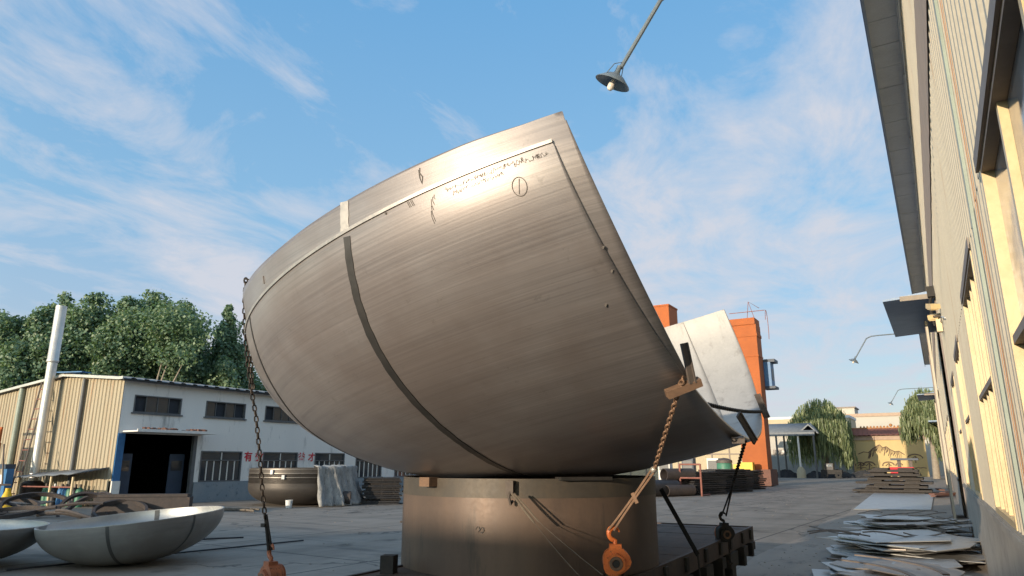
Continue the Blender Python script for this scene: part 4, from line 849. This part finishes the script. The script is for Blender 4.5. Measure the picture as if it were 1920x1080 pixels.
# gooseneck lamps
def lamp(label, y):
    t = thing('wall_lamp', label, 'lamp', (0,0,0), 'gooseneck lamps along the hall')
    tip, el = Vector((-2.5,0,0)), Vector((-1.96,.12,.90)); ax = (el-tip).normalized()
    pts = [Vector((HX-.03,.15,.98)), Vector((-1.55,.15,.97)), Vector((-1.78,.14,.955)), Vector((-1.90,.13,.91)), el-Vector((.01,0,.03)), tip+ax*.16]
    MB().tube(pts, .024, 8).build('arm', M['lampgrey'], t)
    MB().obox((HX-.03,.15,.98),(.03,.14,.14)).build('wall_plate', M['lampgrey'], t, 20)
    zq = Vector((.47,.0,.88)).to_track_quat('Z','Y').to_matrix()
    s_ = MB().lathe([(.026,.17),(.03,.10),(.05,.075),(.10,.055),(.19,-.02),(.195,-.03),(.185,-.025),(.095,.045),(.045,.06)], tip, 28, zq).build('lamp_shade', M['lampgrey'], t)
    MB().lathe([(.022,.05),(.025,.0),(.038,-.05),(.036,-.085),(.02,-.108),(.001,-.112)], tip, 16, zq).build('bulb', M['bulb'], t)
    MB().tube([tip+zq @ Vector((-.15,.02,.02)), tip+zq @ Vector((-.07,.03,.16)), tip+ax*.24, tip+zq @ Vector((.08,-.02,.1)), tip+zq @ Vector((.12,.0,.04))], .005, 5).build('wire', M['lampgrey'], t)
    t.location = (0,y,5.77); return t
l1 = lamp('nearest gooseneck lamp overhead with a clear view of its frosted bulb', 6.27)
dup(l1, (0,30.8,5.77), 'gooseneck lamp whose arm meets the hall behind the dark awning'); dup(l1, (0,54.9,5.77), 'small far gooseneck lamp in front of the right hand willow')

# ------------------------------------------------------------------ steel lying along the hall
random.seed(31)
for k in range(6):
    z = .08+k*.235; x0, x1 = [(-5.0,-.7),(-4.2,-.9),(-4.8,-.6),(-4.1,-1.1),(-4.3,-1.2),(-4.0,-1.3)][k]; y0 = 50+random.uniform(-.3,.3)
    b = MB(); b.box(x0, x1, y0, y0+3.2, z, z+.13)
    for q in (.25,.75): xx = x0+(x1-x0)*q; b.box(xx-.4, xx+.4, y0+.3, y0+2.9, z+.13, z+.235)
    if k == 0: b.box(x0+.4,x1-.4,y0+.2,y0+3,0,.08)
    tag(b.build('thick_plate', M['plates'], None, 15, (-2.5,50,0)), ['widest thick plate at the bottom of the pile by the hall','second thick plate from the bottom of the pile by the hall','third thick plate from the bottom, jutting out to the left','fourth thick plate from the bottom of the pile by the hall','fifth thick plate from the bottom of the pile by the hall','top thick plate of the pile by the hall'][k], 'steel plate', 'thick plates piled on spacers')
for k, (x, y, a) in enumerate([(-.15,46,70),(-.0,49.5,82),(-.3,53,95),(.0,44.5,60)]):
    b = MB(); b.obox((x,y,.08+.05*k),(2.6,.3,.08),R(a)); tag(b.build('plank', M['brown'], None, 15, (x,y,0)), 'reddish brown plank between the thick plate pile and the hall', 'plank', 'reddish planks beside the hall')
b = MB(); b.add([(-3.2,31.4,.012),(-.58,32.6,.012),(-.62,49.0,.012),(-3.75,49.0,.012),(-3.2,31.4,.04),(-.58,32.6,.04),(-.62,49,.04),(-3.75,49,.04)], [(0,3,2,1),(4,5,6,7),(0,1,5,4),(1,2,6,5),(2,3,7,6),(3,0,4,7)]); tag(b.build('flat_sheet', M['sheet'], None, 0, (-2,40,0)), 'large flat grey steel sheet lying on the ground before the thick plates', 'steel sheet')
def offcut(cx_, cy_, z, w_, l, rz, mat, label, grp, th=.014, name='offcut_sheet', warp=.055):
    n = 9; pts = []
    for i in range(n):
        a = 2*PI*i/n+random.uniform(-.25,.25); q = random.choice([1,1,1.1,.9,.62])*random.uniform(.85,1.1); e = max(abs(math.cos(a)), abs(math.sin(a))); pts.append((math.cos(a)/e*w_/2*q, math.sin(a)/e*l/2*q))
    ph = random.uniform(0,6); cr, sr = math.cos(rz), math.sin(rz)
    def W(x, y, dz): return (cx_+x*cr-y*sr, cy_+x*sr+y*cr, z+dz+warp*math.sin(x*1.6+ph)*.6+warp*.5*math.sin(y*.9+ph*2)+warp)
    b = MB(); k = 4; rings = [[(x*f, y*f) for x, y in pts] for f in (1,.72,.4,.05)]
    for dz, fl in ((th, False), (0, True)):
        P_ = [[W(x,y,dz) for x, y in r_+r_[:1]] for r_ in rings]; o = len(b.v); b.grid(P_)
        if fl: b.f = b.f
    top_ = [W(x,y,th) for x, y in pts]; bot = [W(x,y,0) for x, y in pts]; b.add(top_+bot, [(i,(i+1) % n,n+(i+1) % n,n+i) for i in range(n)])
    return tag(b.build(name, mat, None, 30, (cx_,cy_,0)), label, 'offcut', grp)
random.seed(77)
for k in range(22):
    offcut(-1.0+random.uniform(-.2,.25), 20.9+random.uniform(-.7,.7),   .02+k*.017, random.uniform(1.4,2.3), random.uniform(1.6,2.9), random.uniform(-.9,.9), random.choice([M['sheet'],M['sheet'],M['sheet2']]), 'thin grey offcut sheet in the farther loose pile beside the hall plinth', 'offcut sheets in the farther pile')
for k in range(22):
    offcut(-.8+random.uniform(-.25,.25), 16.2+random.uniform(-.8,.9), .02+k*.016, random.uniform(1.5,2.4), random.uniform(1.7,2.9), random.uniform(-1.,1.), random.choice([M['sheet'],M['sheet'],M['sheet2']]), 'thin grey offcut sheet in the middle loose pile beside the hall plinth', 'offcut sheets in the middle pile')
for k in range(9):
    offcut(-.75+random.uniform(-.45,.5), 13.3+random.uniform(-.9,.7), .012+k*.016, random.uniform(1.2,2.0), random.uniform(1.3,2.4), random.uniform(-.5,.5), random.choice([M['sheet2'],M['sheet2'],M['sheet']]), 'tan offcut sheet lying lowest and nearest along the hall plinth', 'nearest offcut sheets')
def strip(label, cx_, cy_, r_, a0, a1, z, w_=.09):
    b = MB(); b.grid([[(cx_+(r_+dw)*math.cos(a), cy_+(r_+dw)*math.sin(a), z+dz) for dw, dz in ((0,0),(0,.02),(w_,.02),(w_,0),(0,0))] for a in np.linspace(R(a0),R(a1),28)]); tag(b.build('curved_strip', M['darkframe'], None, 30, (cx_,cy_,0)), label, 'strip', 'curved cut strips')
strip('curved dark strip lying on the near offcuts, left one', -2.25,10.6,1.75,10,72,.36,.07); strip('curved brown strip lying on the near offcuts, right one', -2.2,10.9,2.05,8,66,.38,.08)
for k in range(14):
    x, y = random.uniform(-2.2,.2), random.uniform(15,23); a = random.uniform(-.6,.6); b = MB(); l = random.uniform(.5,1.2); b.tube([(x+math.cos(a)*l*f, y+math.sin(a)*l*f, .50+.05*math.sin(4*f+k)) for f in np.linspace(-.5,.5,6)], .014, 5); tag(b.build('metal_sliver', M['darkframe'], None, 40, (x,y,0)), 'thin dark cut sliver lying loose on the offcut piles', 'sliver', 'cut slivers on the offcut piles')

# ------------------------------------------------------------------ gantry crane and the far yard
cr = thing('gantry_crane', 'tall orange gantry crane behind the white mouth of the dish', 'crane', (-12.8,59,0))
def leg(x): 
    b = MB(); b.box(x-1.0, x+.95, 58.9, 60.6, 1.3, 13.0); b.box(x-1.05, x+1.0, 58.85, 60.65, 12.0, 12.25); b.box(x-1.05,x+1.0,58.85,60.65,10.3,10.4); b.build('leg', M['orangecrane'], cr, 20)
    b = MB(); b.box(x-.75, x+1.15, 58.7, 61.4, .05, 1.3); b.build('leg_base', M['brown'], cr, 20)
leg(-12.75); leg(-36)
b = MB(); b.box(-36.9,-11.85,58.8,60.7,13.0,13.55); b.box(-36.9,-11.85,59.0,60.5,11.6,12.99) if False else None; b.build('girder', M['orangecrane'], cr, 20)
b = MB(); b.box(-22.1,-19.8,61.0,63.5,13.6,15.9); b.box(-22.15,-19.75,60.95,63.55,15.9,16.05); b.box(-21.7,-20.1,61.1,63.3,13.0,13.6); b.build('trolley_house', M['orangecrane'], cr, 20)
b = MB(); b.tube([(-13.9,59,14.1),(-11.0,59,14.1)], .03, 6); b.tube([(-11.9,59.2,13.5),(-12.3,59.2,15.0),(-11.5,59.4,14.4)], .025, 6); b.tube([(-12.5,59.2,13.5),(-12.3,59.2,15.0)], .025, 6)
b.tube([(-11.1,60+.5*math.sin(a),12.9+1.4*math.cos(a)) for a in np.linspace(-1.2,2.4,10)], .025, 6); b.build('railing', M['redframe'], cr)
b = MB(); b.box(-12.0,-11.25,60.65,62,8.0,10.0); cb_ = b.build('operator_cabin', M['bluepaint'], cr, 20); MB().box(-12.0,-10.9,60.66,62.2,10.0,10.25).build('cabin_roof', M['bluedark'], cb_, 20); MB().box(-12.0,-11.0,60.66,62.2,7.8,8.0).build('cabin_floor', M['bluedark'], cb_, 20); MB().box(-11.249,-11.24,60.9,61.8,8.5,9.5).build('pane', M['greyframe'], cb_, 0)
t = thing('yellow_control_box', 'yellow control box at the foot of the orange crane', 'control box', (-13.4,57.4,0)); MB().box(-13.7,-12.6,57.2,57.9,1.05,1.85).build('box_body', M['yellow'], t, 20); MB().box(-14.05,-13.75,57.1,57.2,.1,1.7).build('open_door', M['yellow'], t, 20); MB().box(-13.4,-12.9,57.3,57.8,0,1.05).build('stand', M['orange'], t, 20)
# oxide red rack and dark bar stacks
t = thing('oxide_rack', 'oxide red tubular rack in front of the dark bar stacks', 'rack', (-12.2,39.9,0))
for x in (-12.8,-11.62): MB().tube([(x,39.8,0),(x,39.8,1.75)], .055, 8).build('post', M['redframe'], t); MB().tube([(x,39.8,.06),(x+.1,41,.06)], .05, 8).build('foot', M['redframe'], t)
for z in (1.72,.98): MB().tube([(-12.8,39.8,z),(-11.62,39.8,z)], .05, 8).build('cross_bar', M['redframe'], t)
bar_stack((-12.3,42.2,0), R(70), 11, 3.0, 'dark bar bundle right behind the oxide red rack', 'dark bars behind the red rack', 1.5, .12, M['darksteel'], 'bar_bundle')
bar_stack((-11.95,46.4,0), R(72), 11, 4.4, 'dark bar bundle between the red rack and the yellow box', 'dark bars by the yellow box', 1.3, .13, M['darksteel'], 'bar_bundle')
bar_stack((-12.2,51.5,0), R(72), 10, 4.4, 'dark bar bundle farthest back before the crane foot', 'dark bars before the crane', 1.3, .13, M['darksteel'], 'bar_bundle')
for k, (x, y, z, r_, a, lab) in enumerate([(-13.5,38.6,.45,.45,60,'dark pipe stub lying just right of the cylinder'),(-13.0,40.0,1.15,.35,58,'long dark pipe resting above the stub left of the red rack'),(-12.7,39.2,.32,.3,62,'short dark pipe at the foot of the red rack')]):
    b = MB(); b.lathe([(r_-.04,-1),(r_,-1),(r_,1),(r_-.04,1),(r_-.04,-1)], (x,y,z), 24, Matrix.Rotation(R(a+90),3,'Z') @ Matrix.Rotation(PI/2,3,'X')); tag(b.build('steel_pipe', M['ruststeel'] if k else M['darksteel'], None, 40, (x,y,0)), lab, 'pipe', 'pipes beside the red rack')
b = MB(); b.obox((-13.2,41.3,.4),(1.6,1.6,.8),R(60)); b.obox((-13.2,41.3,.84),(1.3,1.2,.08),R(60)); tag(b.build('steel_block', M['ruststeel'], None, 15, (-13.2,41,0)), 'rusty block stack holding up the long dark pipe', 'block')
t = thing('green_drum', 'green drum with a dark lid above the bar stacks', 'drum', (-14.7,57,0)); MB().lathe([(.0,0),(.55,0),(.6,.1),(.6,1.7),(.55,1.8)], (-14.7,57,0), 24).build('drum_body', M['green'], t); MB().lathe([(.62,1.8),(.6,2.0),(.3,2.15),(.0,2.2)], (-14.7,57,0), 24).build('lid', M['angle'], t)
for k, (x, y, m_, lab) in enumerate([(-18.6,60,'bluedark','tall teal post shed behind the bars under the dish'),(-17.0,62,'white_wall','grey cabinet left of the green drum'),(-20.0,58,'white_wall','pale cabinet seen through the red rack')]):
    t = thing('machine_cabinet', lab, 'cabinet', (x,y,0)); MB().box(x-.5,x+.5,y,y+.8,0,2.2).build('cabinet_body', M[m_], t, 20); MB().box(x-.4,x+.4,y-.03,y,1.2,2.0).build('cabinet_door', M['greyframe'], t, 20)
fb = thing('office_block', 'pale yellow glazed block behind the orange crane', 'building', (-20,72,0)); MB().box(-34,-16,72,80,0,7.0).build('wall', M['palewall'], fb, 20)
for k in range(9):
    x = -32+k*1.75; MB().box(x-.06,x+.06,71.93,71.999,0,6.9).build('wall_post', M['darkframe'], fb, 0)
MB().box(-34,-16,71.95,71.999,2.6,2.72).build('wall_rail', M['darkframe'], fb, 0); MB().box(-34.3,-15.7,71.6,80.3,7,7.25).build('roof', M['roofblue'], fb, 20)
# canopy shed
cs_ = thing('open_canopy', 'open canopy with a grey pitched roof on thin posts', 'canopy', (-16,96,0))
b = MB(); b.prism([(-14.9,5.55),(-13.7,6.55),(-12.55,5.35),(-12.75,5.35),(-13.7,6.35),(-14.7,5.45)], (0,94.5,0), (1,0,0), (0,0,1), (0,.3,0)); 
b.grid([[(-22.5,94,5.55),(-13.0,94,5.55)],[(-22.5,97,6.75),(-13.9,97,6.75)],[(-22.5,100,5.5),(-13.0,100,5.5)]]); b.add([(-13.0,94,5.55),(-13.9,97,6.75),(-13.0,100,5.5)], [(0,1,2)]); b.box(-22.5,-13.0,93.98,94.06,5.1,5.5); o = b.build('roof', M['roofblue'], cs_, 20); md = o.modifiers.new('t','SOLIDIFY'); md.thickness = .12
for x, y in ((-17.6,94.3),(-15.0,94.3),(-13.2,94.3),(-20.5,94.3),(-17.6,99.6),(-13.2,99.6)): MB().tube([(x,y,0),(x,y,5.6)], .12, 8).build('post', M['greyframe'] if x != -15. else M['white_wall'], cs_)
MB().lathe([(.0,0),(.55,0),(.5,.9),(.25,1.3),(.2,1.35)], (-15.0,94.3,0), 14).build('post_footing', M['palewall'], cs_)
# boundary building behind canopy
bb = thing('boundary_building', 'low white building with a grey plinth behind the open canopy', 'building', (-22,110,0))
MB().box(-60,-10.8,110,118,2.75,5.9).build('white_wall', M['farwhite'], bb, 20); MB().box(-60,-10.7,109.9,118,0,2.75).build('plinth', M['fargrey'], bb, 20); MB().box(-60,-10.4,109.5,118.5,5.9,8.0).build('parapet', M['palewall'], bb, 20); MB().box(-60,-10.3,109.4,118.6,8.0,8.35).build('roof', M['soffit'], bb, 20)
for x in (-17.4,-20.2,-23.6): f_ = MB().box(x-.9,x+.9,109.94,109.999,2.9,3.7).build('window', M['darkframe'], bb, 0); MB().box(x-.7,x+.7,109.92,109.939,3.0,3.6).build('pane', M['glassmid'], f_, 0)
fb2 = thing('far_factory', 'long flat roofed white factory behind the mural wall', 'building', (-6,126,0)); MB().box(-16,26,126,140,0,9.0).build('wall', M['farwhite'], fb2, 20); MB().box(-16.2,26,125.8,140,9.0,9.5).build('roof', M['trim'], fb2, 20); MB().box(-14.2,-11.2,128,134,9.5,10.6).build('roof_house', M['farwhite'], fb2, 20); MB().box(-14.4,-11,127.8,134.2,10.6,10.8).build('roof_house_cap', M['darkframe'], fb2, 20)
# mural wall
mw = thing('mural_wall', 'yellow screen wall painted with ink mountains under a red tiled roof', 'wall', (-6,111,0))
MB().box(-10.6,-1.6,111,111.6,0,4.9).build('painted_face', M['mural'], mw, 20)
MB().box(-10.9,-1.3,110.8,111.8,4.9,5.45).build('cornice', M['trim'], mw, 20)
b = MB(); tp = np.arange(-11.2, -1.0, .3)
b.grid([[(x,110.3,5.5) if k % 2 else (x,110.3,5.58) for k, x in enumerate(tp)], [(x,111.3,6.5) if k % 2 else (x,111.3,6.58) for k, x in enumerate(tp)], [(x,112.3,5.5) for x in tp]]); b.build('tiled_roof', M['tile'], mw, 20)
b = MB(); b.box(-11.2,-1.1,111.2,111.4,6.5,6.62)
for k in range(18): b.ball((-9.2+k*.42,111.3,6.72), .13, 6) if k != 9 else b.ball((-9.2+k*.42,111.3,6.9), .22, 6)
b.build('ridge_ornament', M['rustline'], mw)
b = MB(); rr_ = random.Random(5); Y0 = 110.985
def ink(pts, r_): b.tube([(x,Y0,z) for x, z in pts], r_, 5)
ridge = [(-9.9,3.0),(-9.2,3.3),(-8.6,3.2),(-8.0,3.75),(-7.5,4.05),(-7.1,4.25),(-6.75,3.85),(-6.3,4.0),(-5.8,3.55),(-5.3,3.3),(-4.8,3.35),(-4.2,2.9)]
ink(ridge, .055)
for k in range(30):
    x = -8.5+k*.135; z = float(np.interp(x, [q[0] for q in ridge], [q[1] for q in ridge]))-.03; l = rr_.uniform(.35,1.15); ink([(x,z),(x-.06,z-l*.5),(x-.22,z-l)], rr_.uniform(.025,.06))
for x0, s_ in ((-8.7,.75),(-6.3,.7),(-9.8,.6),(-3.0,.9),(-5.,.4)):
    z0 = 1.5 if x0 != -3. else 2.4; ink([(x0-s_+.0,z0-.1)]+[(x0+s_*math.cos(a),z0+s_*.6*math.sin(a)) for a in np.linspace(PI,0,9)], .08); ink([(x0,z0-.6),(x0+.1,z0+.3)], .07); ink([(x0-.5*s_,z0-.1),(x0,z0+.3*s_),(x0+.5*s_,z0-.1)], .06)
for k in range(14): x = -10.3+k*.6; z = .9+.25*rr_.random(); ink([(x,z),(x+.35,z+.08),(x+.7,z-.02)], .045)
b.build('ink_painting', M['muralink'], mw)
# heaps under the canopy and willow
random.seed(9)
for k, (x, y, sx, h, lab) in enumerate([(-17.2,96.5,1.7,.95,'dark scrap heap under the left of the canopy'),(-13.6,95.5,1.3,.8,'dark scrap heap at the right end of the canopy'),(-11.2,97,1.8,1.0,'dark scrap heap at the foot of the willow'),(-8.2,99,2.4,.9,'long dark scrap heap before the mural wall'),(-19.4,62.5,0,0,'')]):
    if not lab: continue
    rows = []
    for j in range(9):
        f = j/8; row = []
        for i in range(25): a = 2*PI*i/24; q = 1-f; row.append((x+sx*q*math.cos(a)*(1+.15*random.random()), y+1.2*q*math.sin(a)*(1+.15*random.random()), h*(1-q**2)*random.uniform(.8,1.1)))
        row[-1] = row[0]; rows.append(row)
    tag(MB().grid(rows).build('scrap_heap', M['coal'], None, 0, (x,y,0)), lab, 'heap', 'dark scrap heaps at the yard end')
t = thing('parked_truck', 'dark low truck parked in the willow shade', 'truck', (-11.3,93.5,0)); MB().box(-12.6,-10.3,93.2,94.6,.5,1.0).build('load_bed', M['black'], t, 20); MB().box(-12.1,-11.2,93.15,94.4,1.0,1.75).build('cab', M['darksteel'], t, 20); MB().box(-11.9,-11.3,93.12,93.149,1.35,1.65).build('windscreen', M['glasspale'], t, 0)
for x in (-12.2,-10.7): MB().lathe([(.1,-.12),(.38,-.12),(.38,.12),(.1,.12)], (x,93.3,.38), 16, Matrix.Rotation(PI/2,3,'X')).build('wheel', M['rubber'], t)
t = thing('red_tricycle', 'small red motor cart parked behind the thick plate pile', 'cart', (-3.2,76,0)); MB().box(-4.2,-2.3,75.6,77,.75,1.35).build('cargo_box', M['red'], t, 20); MB().box(-4.25,-2.25,75.55,75.6,1.3,1.42).build('box_rail', M['red'], t, 20); MB().box(-2.3,-1.9,75.9,76.7,.6,1.1).build('seat', M['black'], t, 20)
for x in (-3.9,-2.6): MB().lathe([(.1,-.08),(.34,-.08),(.34,.08),(.1,.08)], (x,75.7,.34), 16, Matrix.Rotation(PI/2,3,'X')).build('wheel', M['rubber'], t)
t = thing('steel_table', 'dark green steel table standing behind the red cart', 'table', (-3,80,0)); MB().box(-4.3,-1.9,79.5,80.6,2.05,2.25).build('table_top', M['bluedark'], t, 20)
for x in (-3.6,-2.6): MB().box(x-.15,x+.15,79.8,80.2,0,2.05).build('leg', M['angle'], t, 20)

# ------------------------------------------------------------------ unseen building added behind the camera to cast shade over the foreground
yb = thing('added_shade_building', 'long grey building out of view behind the camera, added to shade the foreground', 'building', (-36,-34,0))
MB().box(-80,-.6,-46,-30,0,5.95).build('wall', M['fargrey'], yb, 20); MB().box(-80.5,-.4,-46.5,-29.5,5.95,6.25).build('roof', M['roofblue'], yb, 20)
for k in range(9): MB().box(-76+k*8.4,-72+k*8.4,-29.99,-29.95,1.6,3.8).build('window', M['darkframe'], yb, 0)

# small chips and grit on the concrete, thicker along the hall
random.seed(55); b = MB()
def chip(x, y, q): b.obox((x,y,q*.25), (q*random.uniform(.7,1.6),q*random.uniform(.5,1.1),q*.5), random.uniform(0,3), random.uniform(-.3,.3))
for k in range(420): chip(random.uniform(-3.2,.4), 9+random.random()**1.4*40, random.uniform(.01,.03))
for k in range(520): chip(random.uniform(-26,-3.5), 8+random.random()*34, random.uniform(.01,.03))
tag(b.build('grit', M['bark'], None, 0), 'scattered grit and small chips on the yard concrete', 'grit', None, 'stuff')
